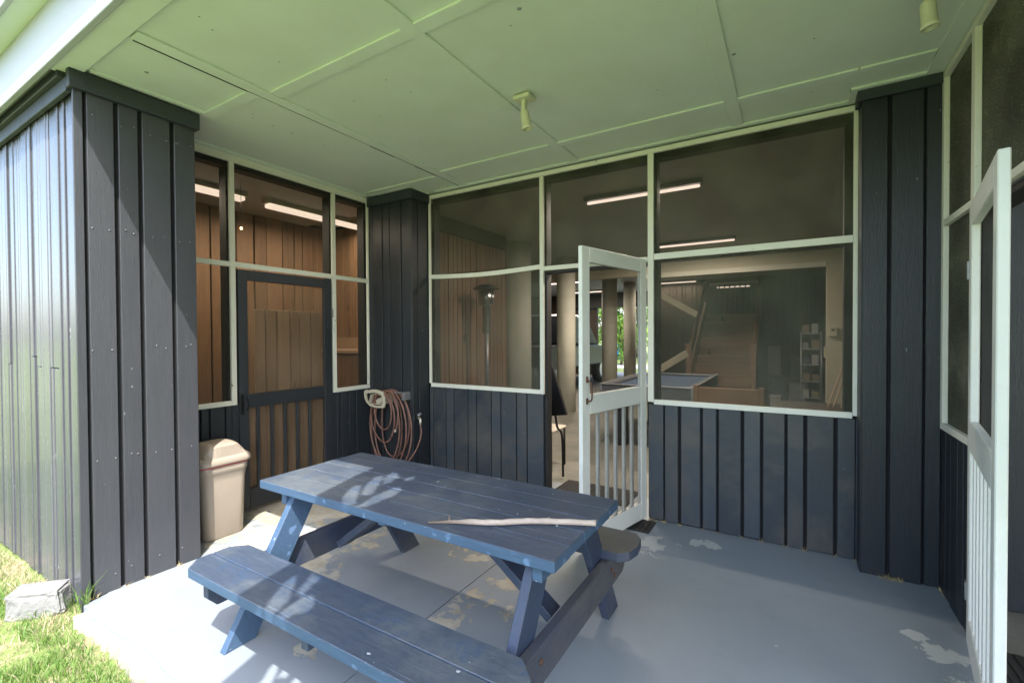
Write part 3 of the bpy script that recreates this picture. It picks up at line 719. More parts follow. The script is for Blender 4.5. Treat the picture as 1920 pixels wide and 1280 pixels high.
# driftwood stick on the table
bm = new(); sp = spline([(-1.235, 1.385, TZ+.010), (-1.13, 1.44, TZ+.013), (-1.0, 1.50, TZ+.017), (-.90, 1.575, TZ+.020), (-.80, 1.63, TZ+.018), (-.65, 1.70, TZ+.019)], 8)
nn = len(sp); rr = [.003+.0085*min(1, (i/nn)*3.5)+.0005*math.sin(i*1.3) for i in range(nn)]
for i, p in enumerate(sp): p.z = TZ+rr[i]+.0005
tube(bm, sp, rr, 10)
for i, s_ in ((6, .016), (31, .009)):
    q = sp[i]; tube(bm, [q, q+Vector((-.003, .006, s_*.7)), q+Vector((-.008, .008, s_*1.4))], [.005, .004, .002], 6)
obj('driftwood_stick', bm, 'drift', label='long pale driftwood stick lying on the table top', category='stick')

# ================================================================== TRASH CAN
tc = thing('trash_can', 'tan plastic swing lid trash can behind the corner pillar', 'trash can', (-3.55, 1.72, 0))
def rrect(hx, hy, r, n=6):
    out = []
    for cx, cy, a0 in ((hx-r, hy-r, 0), (-hx+r, hy-r, 90), (-hx+r, -hy+r, 180), (hx-r, -hy+r, 270)):
        for i in range(n+1): a = math.radians(a0+90*i/n); out.append((cx+r*math.cos(a), cy+r*math.sin(a)))
    return out
def loft(bm, secs, c, cap0=True, cap1=True):
    rings = [[bm.verts.new((c[0]+x, c[1]+y, z)) for x, y in rrect(hx, hy, r)] for hx, hy, r, z in secs]
    for i in range(len(rings)-1):
        n = len(rings[0])
        for k in range(n):
            f = bm.faces.new((rings[i][k], rings[i][(k+1) % n], rings[i+1][(k+1) % n], rings[i+1][k])); f.smooth = True
    if cap0: bm.faces.new(rings[0][::-1])
    if cap1: bm.faces.new(rings[-1])
c = (-3.555, 1.72)
bm = new(); loft(bm, [(.125, .128, .05, .0), (.132, .135, .055, .01), (.142, .150, .055, .40), (.146, .156, .055, .46), (.151, .161, .055, .465), (.153, .165, .055, .53)], c); obj('bin_body', bm, 'bin', tc)
bm = new(); loft(bm, [(.156, .168, .056, .512), (.156, .168, .056, .519)], c); obj('bag_edge', bm, 'bag', tc)
bm = new(); loft(bm, [(.164, .180, .06, .522), (.168, .184, .06, .530), (.166, .182, .06, .556), (.150, .165, .055, .575)], c); lid = obj('lid', bm, 'bin', tc)
# arched swing flap
bm = new(); n = 14; rows = []
for i in range(n+1):
    t_ = i/n; yy = c[1]-.158+.316*t_; zz = .572+.094*min(1, 1.5*math.sin(math.pi*t_))**.8; hw = .10+.045*math.sin(math.pi*t_)**.6
    rows.append([bm.verts.new((c[0]+hw*u, yy, zz-.018*abs(u)**3)) for u in (-1, -.8, -.4, 0, .4, .8, 1)]+[bm.verts.new((c[0]+.15*u, yy, .570)) for u in (1, -1)])
for i in range(n):
    for k in range(6): f = bm.faces.new((rows[i][k], rows[i][k+1], rows[i+1][k+1], rows[i+1][k])); f.smooth = True
    bm.faces.new((rows[i][6], rows[i][7], rows[i+1][7], rows[i+1][6])); bm.faces.new((rows[i][8], rows[i][0], rows[i+1][0], rows[i+1][8]))
bmesh.ops.recalc_face_normals(bm, faces=bm.faces); obj('swing_flap', bm, 'bin', tc)

# ================================================================== HOSE
hh = thing('hose_hanger', 'cream plastic hose hanger screwed to the back corner pillar', 'hose hanger', (-3.5, 3.28, .8))
bm = new()
ring = [(-.155, .05), (-.15, .075), (-.12, .09), (-.10, .082), (-.05, .095), (0, .098), (.05, .093), (.09, .082), (.11, .08), (.135, .03), (.14, -.03), (.125, -.075), (.03, -.082), (-.07, -.072), (-.12, -.04), (-.145, 0)]
inn = [(x*.80, z*.72-.004) for x, z in ring]
hc = (-3.50, 3.165, .795)
A = [bm.verts.new((hc[0]+x, hc[1]-.006, hc[2]+z)) for x, z in ring]; Bv = [bm.verts.new((hc[0]+x, hc[1]-.006, hc[2]+z)) for x, z in inn]
A2 = [bm.verts.new((hc[0]+x, hc[1]+.008, hc[2]+z)) for x, z in ring]; B2 = [bm.verts.new((hc[0]+x, hc[1]+.008, hc[2]+z)) for x, z in inn]
n = len(ring)
for i in range(n):
    j = (i+1) % n
    bm.faces.new((A[i], Bv[i], Bv[j], A[j])); bm.faces.new((A2[i], A2[j], B2[j], B2[i])); bm.faces.new((A[i], A[j], A2[j], A2[i])); bm.faces.new((Bv[i], B2[i], B2[j], Bv[j]))
bmesh.ops.recalc_face_normals(bm, faces=bm.faces); obj('front_plate', bm, 'hoseplastic', hh)
bm = new()
pr_ = [(-.10, -.045), (-.08, .035), (0, .055), (.08, .04), (.10, -.04)]
for (a, b), (c_, d) in zip(pr_, pr_[1:]):
    beam(bm, (hc[0]+(a+c_)/2, hc[1]+.009, hc[2]+(b+d)/2), (hc[0]+(a+c_)/2, 3.309, hc[2]+(b+d)/2), math.hypot(c_-a, d-b), .008, up=(-(d-b), 0, (c_-a)))
for z in (-.05, -.03): pass
beam(bm, (hc[0], hc[1]+.009, hc[2]-.052), (hc[0], 3.309, hc[2]-.03), .19, .007)
beam(bm, (hc[0]+.01, hc[1]+.01, hc[2]-.03), (hc[0]+.06, 3.30, hc[2]+.03), .01, .05)
obj('saddle', bm, 'hoseplastic', hh)
br = obj('hose_bracket', B((-3.20, -3.165, 3.225, 3.308, .80, .875), (-3.30, -3.165, 3.222, 3.2245, .862, .878)), 'galv', label='small grey metal bracket beside the hose hanger', category='bracket')
hs = thing('garden_hose', 'coiled rusty pink garden hose hanging in the back corner', 'hose', (-3.4, 3.24, .8))
bm = new()
def loop(cx, top, bot, wl, wr, y, ph=0):
    P = []
    for i in range(25):
        a = math.pi/2+2*math.pi*i/24; ww = wl if math.cos(a) < 0 else wr
        zc = (top+bot)/2; P.append((cx+ww*math.cos(a), y-.012*math.sin(a*1+ph), zc+(top-bot)/2*math.sin(a)+.005*math.cos(3*a+ph)))
    return P
R_ = .0085
L = [(-3.43, .868, .50, .10, .13, 3.185), (-3.43, .872, .375, .18, .165, 3.200), (-3.41, .876, .18, .235, .20, 3.214), (-3.385, .882, .12, .255, .245, 3.228), (-3.37, .888, .085, .27, .275, 3.243), (-3.41, .868, .15, .19, .17, 3.257), (-3.38, .88, .22, .13, .22, 3.27)]
for i, a in enumerate(L): tube(bm, spline(loop(*a, ph=i*.8), 3), R_, 8, cap=False)
# free end and feed to the tap
tube(bm, spline([(-3.40, 3.205, .875), (-3.31, 3.20, .87), (-3.24, 3.195, .78), (-3.215, 3.19, .66), (-3.23, 3.185, .55), (-3.245, 3.185, .515)], 6), R_, 8)
tube(bm, spline([(-3.065, 3.335, .555), (-3.045, 3.325, .50), (-3.035, 3.30, .43), (-3.06, 3.27, .33), (-3.12, 3.24, .23), (-3.2, 3.235, .15), (-3.3, 3.24, .11)], 6), R_, 8)
obj('hose_coil', bm, 'hose', hs)
bm = new(); tube(bm, [(-3.2475, 3.185, .518), (-3.250, 3.185, .508), (-3.253, 3.185, .492)], [.010, .0125, .0125], 10); obj('hose_end', bm, 'brass', hs)
sp_ = thing('water_tap', 'small metal outdoor tap on the side of the back corner pillar', 'tap', (-3.1, 3.34, .62))
bm = new(); tube(bm, [(-3.132, 3.37, .62), (-3.09, 3.35, .615), (-3.07, 3.34, .60), (-3.065, 3.335, .555)], [.011, .014, .013, .012], 10); obj('tap_body', bm, 'brass', sp_)
bm = new(); tube(bm, [(-3.085, 3.345, .625), (-3.075, 3.33, .66)], .005, 8); lathe(bm, [(.008, 0), (.024, .002), (.024, .009), (.008, .011)], mat=Matrix.Translation((-3.075, 3.33, .655)) @ Matrix.Rotation(.5, 4, 'X'), seg=12); obj('tap_handle', bm, 'galv', sp_)

# ================================================================== CEILING SPOT LAMPS
def spot(loc, tilt, label):
    t = thing('spot_lamp', label, 'spot lamp', loc, 'cream ceiling spot lamps'); t.scale = (.9, .9, .95)
    localpart('base_plate', B((-.06, .06, -.05, .05, -.035, -.012), bev=.004), 'lampshell', t)
    localpart('arm', B((-.014, .014, -.018, .018, -.115, -.035), bev=.003), 'lampshell', t)
    m = Matrix.Translation((0, 0, -.11)) @ Matrix.Rotation(tilt[0], 4, 'X') @ Matrix.Rotation(tilt[1], 4, 'Y')
    bm = new(); lathe(bm, [(.006, .01), (.024, .006), (.029, -.005), (.031, -.085), (.034, -.088), (.034, -.105), (.028, -.105), (.026, -.085)], mat=m, cap=False); localpart('lamp_head', bm, 'lampshell', t)
    bm = new(); lathe(bm, [(.001, -.088), (.026, -.087)], mat=m, cap=False); localpart('lens', bm, 'glass', t)
    return t
spot((-1.36, 2.40, 2.85), (.10, -.16), 'cream spot lamp on the middle of the porch ceiling beside the batten')
s2 = spot((.47, 2.47, 2.85), (.05, -.1), 'cream spot lamp cut off by the top edge above the right pillar')

# ================================================================== ROCK
bm = new(); bmesh.ops.create_icosphere(bm, subdivisions=5, radius=1)
import mathutils
for v in bm.verts:
    p = v.co.copy(); q = Vector([math.copysign(abs(a)**.34, a) for a in p]); m_ = max(abs(a) for a in q); q = q/ (m_**.65)
    rough = .10*mathutils.noise.noise(p*2.3)+.05*mathutils.noise.noise(p*6)+.03*mathutils.noise.noise(p*14)
    if p.z > .6 or p.x < -.8: rough *= .25
    q *= 1+rough
    v.co = Vector((q.x*.145*(1-.12*q.z*(q.x > 0)), q.y*.072, q.z*.072+.0))
for f in bm.faces: f.smooth = False
o = obj('rock', bm, 'rock', label='pale grey rough rock on the lawn by the corner pillar', category='rock')
o.rotation_euler = (0, .04, math.radians(52)); o.location = (-3.49, .785, -.005); o.scale = (.80, .92, 1.0)

# ================================================================== INSIDE: LEFT ROOM
wr = thing('plank_wall', 'orange brown pine plank wall inside the room behind the dark door', 'wall', (-5.2, 2.5, 0))
def ygr(y0, y1, st, w_=.006): 
    out = []; y = y0; r_ = random.Random(4)
    while True:
        y += st*r_.choice((.75, 1, 1.3))
        if y > y1-.03: return out
        out.append((y, y+w_*r_.uniform(.6, 2.4)))
bm = new(); siding_y(bm, .97, 3.94, ygr(.97, 3.94, .15, .008), -5.2, 0, 2.8); siding_x(bm, -5.2, -3.9, ygr(-5.2, -3.9, .14, .007), 3.94, 0, 2.8); obj('board', bm, 'orange', wr)
obj('backing', B((-5.3, -5.23, .97, 4.05, 0, 2.84), (-5.23, -3.9, 3.965, 4.05, 0, 2.84)), 'groove', wr)
obj('room_floor', B((-5.3, -3.9, 1.0, 4.05, -.12, -.002)), 'garagefloor', kind='structure')
pp = thing('plank_panel', 'pale plank half panel standing behind the dark door screen', 'panel', (-4.0, 2.6, 0))
bm = new(); siding_y(bm, 2.27, 2.93, [(2.36, 2.374), (2.465, 2.477), (2.595, 2.609), (2.69, 2.702), (2.815, 2.829)], -4.0, 0, 1.66, .02); obj('board', bm, 'pine_lit', pp); obj('backing', B((-4.03, -4.0215, 2.275, 2.925, .01, 1.65)), 'groove', pp)
cb = thing('pine_counter', 'pine wood counter in the corner of the plank room', 'counter', (-4.4, 3.7, 0))
obj('cabinet', B((-5.15, -3.95, 3.52, 3.93, 0, 1.22)), 'orange', cb); obj('counter_top', B((-5.17, -3.93, 3.49, 3.93, 1.221, 1.26), bev=.004), 'pine', cb)
obj('back_board', B((-5.15, -3.95, 3.88, 3.935, 1.261, 1.40)), 'pine', cb)
def fixture(loc, L_, along, label, wide, mat='tube', power=0, zc=2.85, colr=(1, .85, .7)):
    t = thing('fluorescent_light', label, 'ceiling light', loc, 'lit fluorescent ceiling lights')
    a, b, c2 = L_/2, wide/2, .05
    def bb(x, y, z0, z1, bev=.003):
        return B((-x, x, -y, y, z0, z1), bev=bev) if along == 'x' else B((-y, y, -x, x, z0, z1), bev=bev)
    localpart('housing', bb(a, b, -.045, -.002), 'galv' if mat == 'tube' else 'creamwood', t)
    localpart('diffuser' if mat != 'tube' else 'tube', bb(a-.02, b*.8 if mat != 'tube' else .012, -.085 if mat != 'tube' else -.072, -.0455, .008), mat, t)
    if power:
        ld = bpy.data.lights.new('lamp_glow', 'AREA'); ld.energy = power; ld.color = colr; ld.shape = 'RECTANGLE'; ld.size = L_ if along == 'x' else .1; ld.size_y = .1 if along == 'x' else L_
        lo = bpy.data.objects.new('lamp_glow', ld); COL.objects.link(lo); lo.parent = t; lo.location = (0, 0, -.095)
    return t
fixture((-4.5, 1.86, 2.8), 1.22, 'y', 'lit tube light nearest the lawn in the plank room', .12, 'tube_warm', 4.6, colr=(1, .82, .6))
fixture((-4.5, 3.28, 2.8), 1.22, 'y', 'lit tube light over the inner corner of the plank room', .12, 'tube_warm', 4.6, colr=(1, .82, .6))
hb = thing('hanging_bulb', 'tiny glowing bulb hanging in the plank room', 'light bulb', (-4.2, 2.27, 2.4))
bm = new(); tube(bm, [(-4.2, 2.27, 2.8), (-4.2, 2.27, 2.40)], .002, 5); obj('cord', bm, 'black', hb)
bm = new(); lathe(bm, [(.002, -.012), (.010, -.006), (.010, .006), (.002, .014)], c=(-4.2, 2.27, 2.386), seg=10); obj('bulb', bm, 'bulbglow', hb)

# ================================================================== INSIDE: GARAGE
gw = thing('garage_wall', 'brown board wall behind the left window of the back wall', 'wall', (-3.6, 4.7, 0))
bm = new(); siding_y(bm, 3.67, 5.72, ygr(3.67, 5.72, .10, .006), -3.575, 0, 2.85); siding_x(bm, -5.3, -3.575, ygr(-5.3, -3.58, .1, .006), 5.73, 0, 2.85); obj('board', bm, 'brownwall', gw)
obj('backing', B((-3.9, -3.60, 3.62, 5.72, 0, 2.85), (-14, -5.3, 3.62, 5.8, 0, 2.85)), 'groove', gw)
obj('top_board', B((-3.574, -3.55, 3.67, 5.70, 2.66, 2.849)), 'stud', gw)
obj('garage_side_wall', B((.86, .95, 3.6, 15.6, 0, 2.85)), 'darkwall', label='dark side wall at the right of the garage', category='wall')
gp = thing('board_pillar', 'dark pillar inside the garage behind the right edge of the big window', 'pillar', (.62, 5.6, 0), 'dark board clad pillars')
obj('board', B((.50, .85, 5.5, 5.85, 0, 2.78)), 'stud', gp); obj('cap', B((.47, .85, 5.46, 5.88, 2.66, 2.845), bev=.004), 'cap', gp)
for i, (x, y, r, lab) in enumerate(((-3.66, 6.2, .22, 'round cream column behind the left window, next to the brown wall'), (-3.60, 7.9, .175, 'round cream column at the left of the open doorway'),
        (-3.47, 9.95, .17, 'round cream column seen through the open door, left one'), (-3.78, 12.5, .165, 'round cream column seen through the open door, right one'), (-2.22, 9.0, .09, 'slim cream post with diagonal braces by the stairs'),
        (-2.72, 13.2, .10, 'far slim cream post behind the doorway edge'))):
    bm = new(); lathe(bm, [(r, 0), (r, 2.849)], c=(x, y, 0), seg=28); o = obj('column', bm, 'cream', label=lab, category='column', group='round cream columns in the garage')
for (p, q, lab) in (((-2.2, 9.1, 2.21), (-1.575, 9.6, 1.80), 'cream diagonal brace sloping down to the stairs'), ((-2.2, 9.1, .72), (-1.754, 9.6, 1.042), 'cream diagonal brace rising toward the stair newel')):
    bm = new(); beam(bm, p, q, .05, .125); obj('diagonal_brace', bm, 'creamwood', label=lab, category='brace', group='cream diagonal braces')
hf = thing('timber_frame', 'cream beam and post framing the stairs inside the garage', 'frame', (.6, 8.5, 0))
obj('header_beam', B((-8, .85, 8.5, 8.65, 2.50, 2.849), bev=.004), 'creamwood', hf); obj('lower_trim', B((-2.3, .46, 8.47, 8.498, 2.44, 2.52)), 'cream', hf)
obj('post', B((.47, .70, 8.42, 8.62, 0, 2.498), bev=.005), 'creamwood', hf)
sb = thing('switch_box', 'small cream switch box on the post inside the garage', 'switch box', (.47, 8.41, 1.42))
obj('box', B((.50, .60, 8.37, 8.418, 1.37, 1.52), bev=.004), 'creamwood', sb); obj('display', B((.53, .57, 8.365, 8.369, 1.46, 1.485)), 'black', sb)
obj('thermostat', B((.44, .468, 8.44, 8.50, 1.05, 1.22), bev=.003), 'creamwood', label='small cream switch plate on the inner edge of the post', category='switch')
for x, y, lab in ((-1.27, 4.55, 'lit tube light above the doorway window, nearest'), (-1.25, 7.43, 'lit tube light seen just above the rail of the big window'), (-2.66, 12.75, 'lit tube light seen through the big window upper left, beyond the beam'), (-5.3, 11.2, 'lit tube light seen over the open doorway'), (-5.6, 13.98, 'far lit tube light seen through the door screen')):
    fixture((x, y, 2.85), 1.15, 'x', lab, .11, 'tube', 20 if y < 9 else (5 if x > -3 else 16))
# far end
fw = thing('plank_wall', 'dark board wall at the back of the garage beside the stairs', 'wall', (-.5, 14, 0))
bm = new(); siding_x(bm, -.68, .86, ygr(-.68, .86, .16, .008), 12.9, 0, 2.85); siding_x(bm, -3.10, -2.0, ygr(-3.1, -2.0, .13, .008), 13.0, 0, 2.85); obj('board', bm, 'darkwall', fw)
obj('backing', B((-.7, .86, 12.93, 13.0, 0, 2.85), (-3.1, -.7, 13.03, 13.1, 0, 2.85)), 'groove', fw)
obj('side_wall_far', B((-14, -5.85, 15.5, 15.6, 0, 2.85)), 'darkwall', label='dark end wall behind the parked truck', category='wall')
obj('gable_beam', B((-7, -3.1, 15.3, 15.5, 2.35, 2.85)), 'stud', label='dark beam across the open end of the garage', category='beam')
# stairs
stx = thing('staircase', 'brown wooden staircase rising inside the garage behind the pool table', 'staircase', (-1.33, 10.2, 0))
bm = new(); bm2 = new()
for i in range(10):
    y = 10.1+.25*i; z = .19*(i+1)
    box(bm, -1.82, -.66, y-.03, y+.25, z-.035, z, .004); box(bm2, -1.81, -.67, y, y+.02, z-.19, z-.036)
obj('treads', bm, 'pine', stx); obj('risers', bm2, 'stairwood', stx)
for x in (-1.85, -.63):
    bm = new(); beam(bm, (x, 10.02, .05), (x, 12.6, 2.0), .045, .30); obj('stringer', bm, 'stairwood', stx)
    bm = new(); beam(bm, (x, 10.35, 1.05), (x, 12.6, 2.75), .045, .10); obj('handrail', bm, 'stairwood', stx)
    obj('newel_post', B((x-.05, x+.05, 10.28, 10.38, 0, 1.18), (x-.07, x+.07, 10.26, 10.40, 1.18, 1.22)), 'stairwood', stx)
    bm = new(); beam(bm, (x, 10.35, .55), (x, 12.6, 2.2), .04, .09); obj('mid_rail', bm, 'stairwood', stx)
obj('landing', B((-2.0, -.70, 12.6, 13.0, 1.85, 1.9)), 'stairwood', stx)
for i in range(9):
    obj('picket', B((-1.70+.12*i, -1.67+.12*i, 12.9, 12.93, 1.9, 2.68)), 'stud', stx)
obj('top_rail', B((-1.8, -.65, 12.87, 12.94, 2.68, 2.74)), 'creamwood', stx)
fixture((-1.25, 12.98, 2.68), .8, 'x', 'lit tube light behind the pickets at the top of the stairs', .05, 'tube', 0)
# pool table
pl = thing('pool_table', 'blue cloth pool table in the garage behind the doorway', 'pool table', (-1.5, 6.6, 0))
obj('bed', B((-1.95, -1.03, 5.66, 7.52, .74, .765)), 'felt', pl)
bm = new(); box(bm, -2.05, -.95, 5.54, 5.66, .62, .80, .008); box(bm, -2.05, -.95, 7.52, 7.64, .62, .80, .008); box(bm, -2.05, -1.95, 5.6605, 7.5195, .62, .80, .008); box(bm, -1.03, -.95, 5.6605, 7.5195, .62, .80, .008); obj('cabinet', bm, 'poolbody', pl)
bm = new(); box(bm, -2.055, -.945, 5.53, 5.56, .795, .808, .002); box(bm, -.96, -.94, 5.53, 7.65, .795, .808, .002); box(bm, -2.06, -2.03, 5.53, 7.65, .795, .808, .002)
for x in (-2.06, -.97):
    for y in (5.525, 7.6): box(bm, x, x+.03, y, y+.05, .60, .812, .004)
obj('metal_trim', bm, 'galv', pl)
for x in (-1.85, -1.15):
    for y in (5.8, 7.3): obj('leg', B((x-.06, x+.06, y-.06, y+.06, 0, .62), bev=.006), 'black', pl)
# brown bench back, dark chest, sticks, panel, chair
bn = thing('wooden_headboard', 'brown wooden board standing in front of the pool table corner', 'board', (-.55, 5.3, 0))
obj('panel', B((-.85, -.27, 5.28, 5.31, .3, .85), bev=.006), 'cardboard', bn); obj('post', B((-.27, -.22, 5.27, 5.32, 0, .87), bev=.005), 'cardboard', bn); obj('post', B((-.90, -.85, 5.27, 5.32, 0, .87), bev=.005), 'cardboard', bn)
ch = thing('storage_chest', 'dark low chest under the leaning sticks inside the big window', 'chest', (.3, 5.2, 0))
obj('body', B((-.1, .55, 4.9, 5.4, 0, .70)), 'darkwall', ch); obj('lid', B((-.12, .57, 4.88, 5.42, .70, .74), bev=.006), 'darkwall', ch)
for i, (a, b) in enumerate((((.30, 5.15, .74), (.56, 5.47, 1.50)), ((.34, 5.13, .74), (.60, 5.47, 1.52)), ((.40, 5.12, .74), (.63, 5.47, 1.49)), ((.44, 5.16, .74), (.615, 5.47, 1.44)))):
    bm = new(); beam(bm, a, b, .018, .010)
    obj('wood_strip', bm, 'pine', label=('pale wood strip leaning by the dark pillar, %s' % ('leftmost of the four', 'second from left of the four', 'third from left of the four', 'rightmost of the four')[i]), category='wood strip', group='wood strips leaning in the garage')
ez = thing('folding_table', 'black folded table leaning inside the doorway', 'folding table', (-2.0, 4.1, 0))
bm = new(); prism(bm, [(0, 0), (.30, .04), (.10, .66), (0, .67)], -.02, .02, mat=Matrix(((1, 0, 0, -2.16), (0, 0, 1, 4.1), (0, 1, 0, .60), (0, 0, 0, 1))), bev=.004)
obj('table_panel', bm, 'black', ez)
bm = new(); tube(bm, spline([(-2.0, 4.13, .62), (-1.98, 4.13, .5), (-1.93, 4.13, .42), (-1.92, 4.13, .02)], 5), .012, 8); tube(bm, [(-2.15, 4.13, .62), (-2.15, 4.13, .0)], .012, 8)
obj('leg_frame', bm, 'iron', ez)
fc_ = thing('folding_chair', 'dark framed chair with pale seat inside the doorway', 'chair', (-2.25, 4.45, 0))
obj('seat', B((-2.45, -2.1, 4.25, 4.62, .40, .43), bev=.01), 'silverkick', fc_)
for (x, y) in ((-2.43, 4.27), (-2.12, 4.27), (-2.43, 4.6), (-2.12, 4.6)):
    bm = new(); tube(bm, [(x, y, 0), (x, y, .40)], .012, 8); obj('leg', bm, 'iron', fc_)
obj('stretcher', B((-2.43, -2.12, 4.262, 4.278, .18, .20)), 'iron', fc_)
# patio heater
ph = thing('patio_heater', 'tall steel patio heater behind the left window of the back wall', 'patio heater', (-2.93, 4.7, 0))
hx, hy = -3.25, 4.75
bm = new(); lathe(bm, [(.20, 0), (.22, .02), (.22, .05), (.10, .55), (.04, .60)], c=(hx, hy, 0)); obj('base', bm, 'galv', ph)
bm = new(); lathe(bm, [(.028, .60), (.028, 1.45)], c=(hx, hy, 0)); obj('pole', bm, 'galv', ph)
bm = new(); lathe(bm, [(.035, 1.45), (.055, 1.46), (.055, 1.78), (.06, 1.79)], c=(hx, hy, 0)); obj('burner', bm, 'steel', ph)
bm = new(); lathe(bm, [(.06, 1.79), (.095, 1.80), (.105, 1.97), (.02, 1.98)], c=(hx, hy, 0)); obj('emitter_cage', bm, 'steel', ph)
bm = new(); lathe(bm, [(.17, 1.995), (.14, 2.02), (.07, 2.05), (.01, 2.06)], c=(hx, hy, 0)); obj('reflector', bm, 'iron', ph)
# shelf rack with clutter
sr = thing('wire_rack', 'metal wire rack with small goods next to the cream post', 'rack', (.3, 9.3, 0))
for x in (.16, .44):
    for y in (9.1, 9.5):
        bm = new(); tube(bm, [(x, y, 0), (x, y, 1.45)], .010, 6); obj('upright', bm, 'galv', sr)
for z in (.35, .62, .90, 1.16, 1.42): obj('shelf', B((.15, .45, 9.08, 9.52, z-.008, z+.008)), 'galv', sr)
cols = [plain('carton', (.16, .12, .08), .8), plain('pale tub', (.26, .26, .25), .5), plain('yellow tub', (.17, .15, .06), .5), plain('dark case', (.05, .05, .06), .5), plain('grey case', (.16, .16, .17), .6)]
rq = random.Random(9)
k_ = 0
for z in (.358, .628, .908, 1.168, 1.428):
    for x in (.18, .31):
        h_ = rq.uniform(.08, .16); bm = new(); box(bm, x, x+rq.uniform(.08, .11), 9.12, 9.4, z, z+h_, .004)
        lab = ['carton on the %s shelf of the wire rack, left side', 'tub on the %s shelf of the wire rack, right side'][k_ % 2] % ('bottom', 'second', 'middle', 'fourth', 'top')[k_//2]
        obj('storage_box', bm, rq.choice(cols), label=lab, category='box', group='boxes on the wire rack'); k_ += 1
for i, (x, y, w_, h_, c_, lab) in enumerate(((-.35, 10.6, .3, .55, 3, 'dark bin on the floor right of the stairs'), (-.02, 10.4, .28, .42, 4, 'grey case on the floor between stairs and rack'), (.0, 11.6, .34, .9, 3, 'tall dark cabinet against the back wall right of the stairs'), (-.42, 11.8, .25, 1.1, 4, 'grey upright case against the back wall beside the stairs'), (-.3, 9.2, .16, .3, 1, 'small pale tub in front of the dark bin'))):
    bm = new(); box(bm, x, x+w_, y, y+.3, 0, h_, .01); box(bm, x-.01, x+w_+.01, y-.01, y+.31, h_+.001, h_+.03, .006)
    obj('storage_bin', bm, cols[c_], label=lab, category='bin', group='bins on the garage floor')
# truck
tk = thing('pickup_truck', 'dark pickup truck parked beyond the round column in the garage', 'truck', (-7.4, 12, 0))
X0, X1_ = -6.8, -4.85
bm = new(); prism(bm, [(9.2, .55), (14.3, .55), (14.35, 1.05), (12.9, 1.12), (12.2, 1.15), (9.2, 1.15)], X0, X1_, mat=Matrix(((0, 0, 1, 0), (1, 0, 0, 0), (0, 1, 0, 0), (0, 0, 0, 1))), bev=.04); obj('body', bm, 'truckpaint', tk)
bm = new(); prism(bm, [(10.9, 1.16), (13.2, 1.13), (12.3, 1.95), (11.1, 1.98)], X0+.1, X1_-.1, mat=Matrix(((0, 0, 1, 0), (1, 0, 0, 0), (0, 1, 0, 0), (0, 0, 0, 1))), bev=.05); obj('cab', bm, 'truckpaint', tk)
bm = new(); prism(bm, [(11.15, 1.22), (12.8, 1.2), (12.25, 1.84), (11.25, 1.86)], X1_-.099, X1_-.085, mat=Matrix(((0, 0, 1, 0), (1, 0, 0, 0), (0, 1, 0, 0), (0, 0, 0, 1)))); obj('side_window', bm, 'black', tk)
for y in (9.2+.05,): obj('bumper', B((X0+.05, X1_-.05, 9.05, 9.19, .5, .68), bev=.02), 'steel', tk)
for y in (10.1, 13.3):
    for x in (X0+.02, X1_-.24):
        bm = new(); lathe(bm, [(.25, 0), (.37, .02), (.38, .20), (.25, .22)], mat=Matrix.Translation((x, y, .38)) @ Matrix.Rotation(math.pi/2, 4, 'Y')); wh = obj('wheel', bm, 'rubber', tk)
        bm = new(); lathe(bm, [(.02, .222), (.22, .224)], mat=Matrix.Translation((x, y, .38)) @ Matrix.Rotation(math.pi/2, 4, 'Y'), cap=False); obj('rim', bm, 'steel', wh)
# door mats
def mat_(x0, x1, y0, y1, lab):
    t = thing('door_mat', lab, 'door mat', (x0, y0, 0), 'black rubber door mats')
    bm = new(); box(bm, x0, x1, y0, y1, .0, .008, .003)
    n = int((x1-x0)/.035)
    for i in range(n): box(bm, x0+.01+i*.035, x0+.03+i*.035, y0+.01, y1-.01, .0082, .013)
    obj('mat', bm, 'rubber', t)
mat_(-1.85, -1.15, 3.70, 4.1, 'black rubber mat on the garage floor just inside the back doorway')
mat_(-1.10, -.86, 3.28, 3.50, 'black ribbed mat corner under the hinge of the open back door')
mat_(.76, 1.4, 2.3, 2.85, 'black mat on the floor inside the right doorway')
# right room
rr_ = thing('board_wall', 'dark navy board wall seen past the right open door', 'wall', (1.5, 3.3, 0))
bm = new(); siding_x(bm, .86, 3.6, [(1.02+.2*i, 1.03+.2*i) for i in range(12)], 3.30, .0, 2.84); obj('board', bm, 'navy', rr_)
obj('right_room_shell', B((.86, 4, 3.325, 3.6, 0, 2.85), (3.9, 4, .9, 3.325, 0, 2.85)), 'stud', kind='structure')
obj('garage_shell', B((-14, -13.9, 5.8, 15.5, 0, 2.85), (-3.75, -3.60, 3.311, 3.62, 0, 2.85)), 'stud', kind='structure')

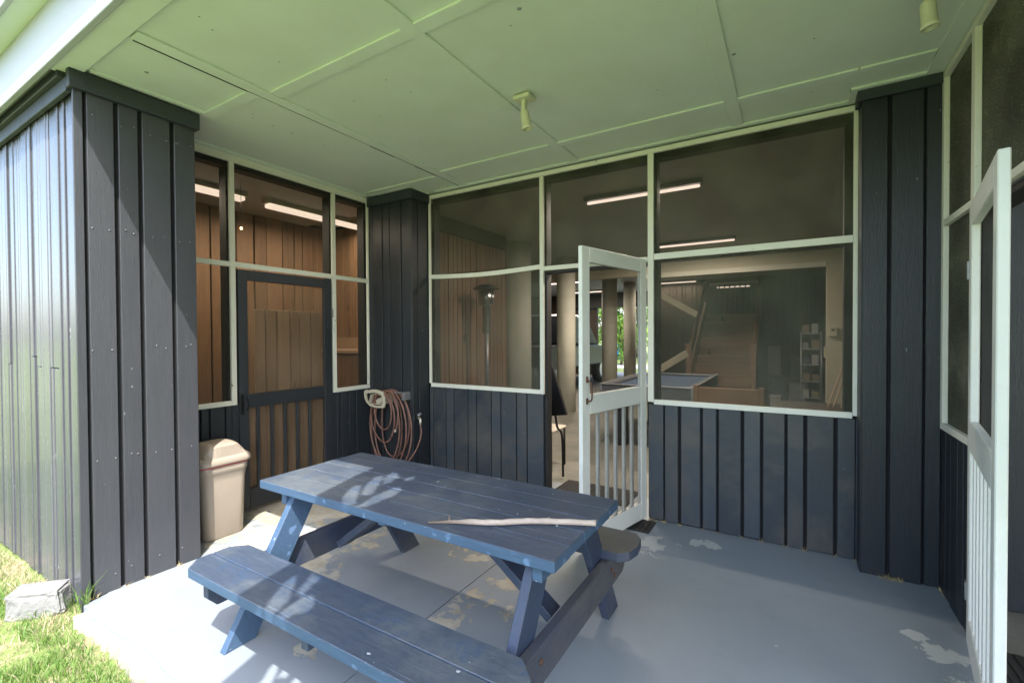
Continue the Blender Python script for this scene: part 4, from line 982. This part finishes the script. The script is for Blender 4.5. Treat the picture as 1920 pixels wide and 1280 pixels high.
# ================================================================== OUTDOORS BEYOND
def leaves(name, cx, cy, cz, rx, ry, rz, n, size, seed, parent, mat='leaf'):
    rg = np.random.default_rng(seed); nc = 26
    cc = rg.normal(size=(nc, 3)); cc /= np.linalg.norm(cc, axis=1)[:, None]; cc *= rg.uniform(.35, 1, (nc, 1))**.6; cr = rg.uniform(.22, .42, nc)
    k = rg.integers(0, nc, n); d = rg.normal(size=(n, 3)); d /= np.linalg.norm(d, axis=1)[:, None]
    P = cc[k]+d*(cr[k]*rg.uniform(.5, 1, n)**.5)[:, None]; P = P*np.array([rx, ry, rz])+np.array([cx, cy, cz])
    a = rg.normal(size=(n, 3)); a /= np.linalg.norm(a, axis=1)[:, None]; b = np.cross(a, rg.normal(size=(n, 3))); b /= np.linalg.norm(b, axis=1)[:, None]
    s = size*rg.uniform(.6, 1.3, (n, 1)); V = np.stack([P-a*s, P-b*s*.45, P+a*s, P+b*s*.45], 1).reshape(-1, 3)
    me = bpy.data.meshes.new(name); me.vertices.add(4*n); me.vertices.foreach_set('co', V.ravel().astype(np.float32)); me.loops.add(4*n); me.loops.foreach_set('vertex_index', np.arange(4*n, dtype=np.int32))
    me.polygons.add(n); me.polygons.foreach_set('loop_start', np.arange(0, 4*n, 4, dtype=np.int32)); me.update(calc_edges=True); me.materials.append(M[mat])
    o = bpy.data.objects.new(name, me); COL.objects.link(o); o.parent = parent; o.matrix_parent_inverse = Matrix.Translation(parent.location).inverted(); return o
for i, (x, y, h, r, lab) in enumerate(((-6.95, 21.6, 2.3, .75, 'bright green feathery shrub between the columns'), (-8.5, 30, 6, 3.2, 'leafy tree beyond the road, left of the shrub'), (-4.2, 27, 5, 2.4, 'leafy tree beyond the road behind the slim post'), (-7.0, 34, 8, 4, 'tall leafy tree far behind the shrub'), (-11.5, 29, 6, 3.2, 'tall leafy tree at the far left across the road'), (-1.5, 31, 7, 3.6, 'tall leafy tree across the road behind the stairs'), (-5.6, 25.5, 2.2, 1.3, 'low round bush across the road'))):
    t = thing('shrub' if h < 3 else 'tree', lab, 'shrub' if h < 3 else 'tree', (x, y, -.07), 'green trees beyond the road')
    bm = new(); tube(bm, spline([(x, y, -.07), (x+.05, y, h*.3), (x-.05, y+.05, h*.6), (x, y, h*.8)], 4), [.03*h*(1-.05*i_) for i_ in range(13)], 8); obj('trunk', bm, 'bark', t)
    leaves('crown', x, y, h*.58, r, r, h*.48, 5000 if h > 3 else 3500, .16 if h > 3 else .07, 40+i, t)
bb_ = thing('blue_bin', 'small blue bin at the roadside beyond the garage', 'bin', (-5.95, 19.2, 0))
bm = new(); loft(bm, [(.22, .22, .05, -.05), (.27, .27, .05, .85)], (-8.9, 27.0)); obj('bin_body', bm, 'bluebin', bb_)
bm = new(); loft(bm, [(.29, .29, .05, .852), (.29, .29, .05, .90)], (-8.9, 27.0)); obj('lid', bm, 'bluebin', bb_)
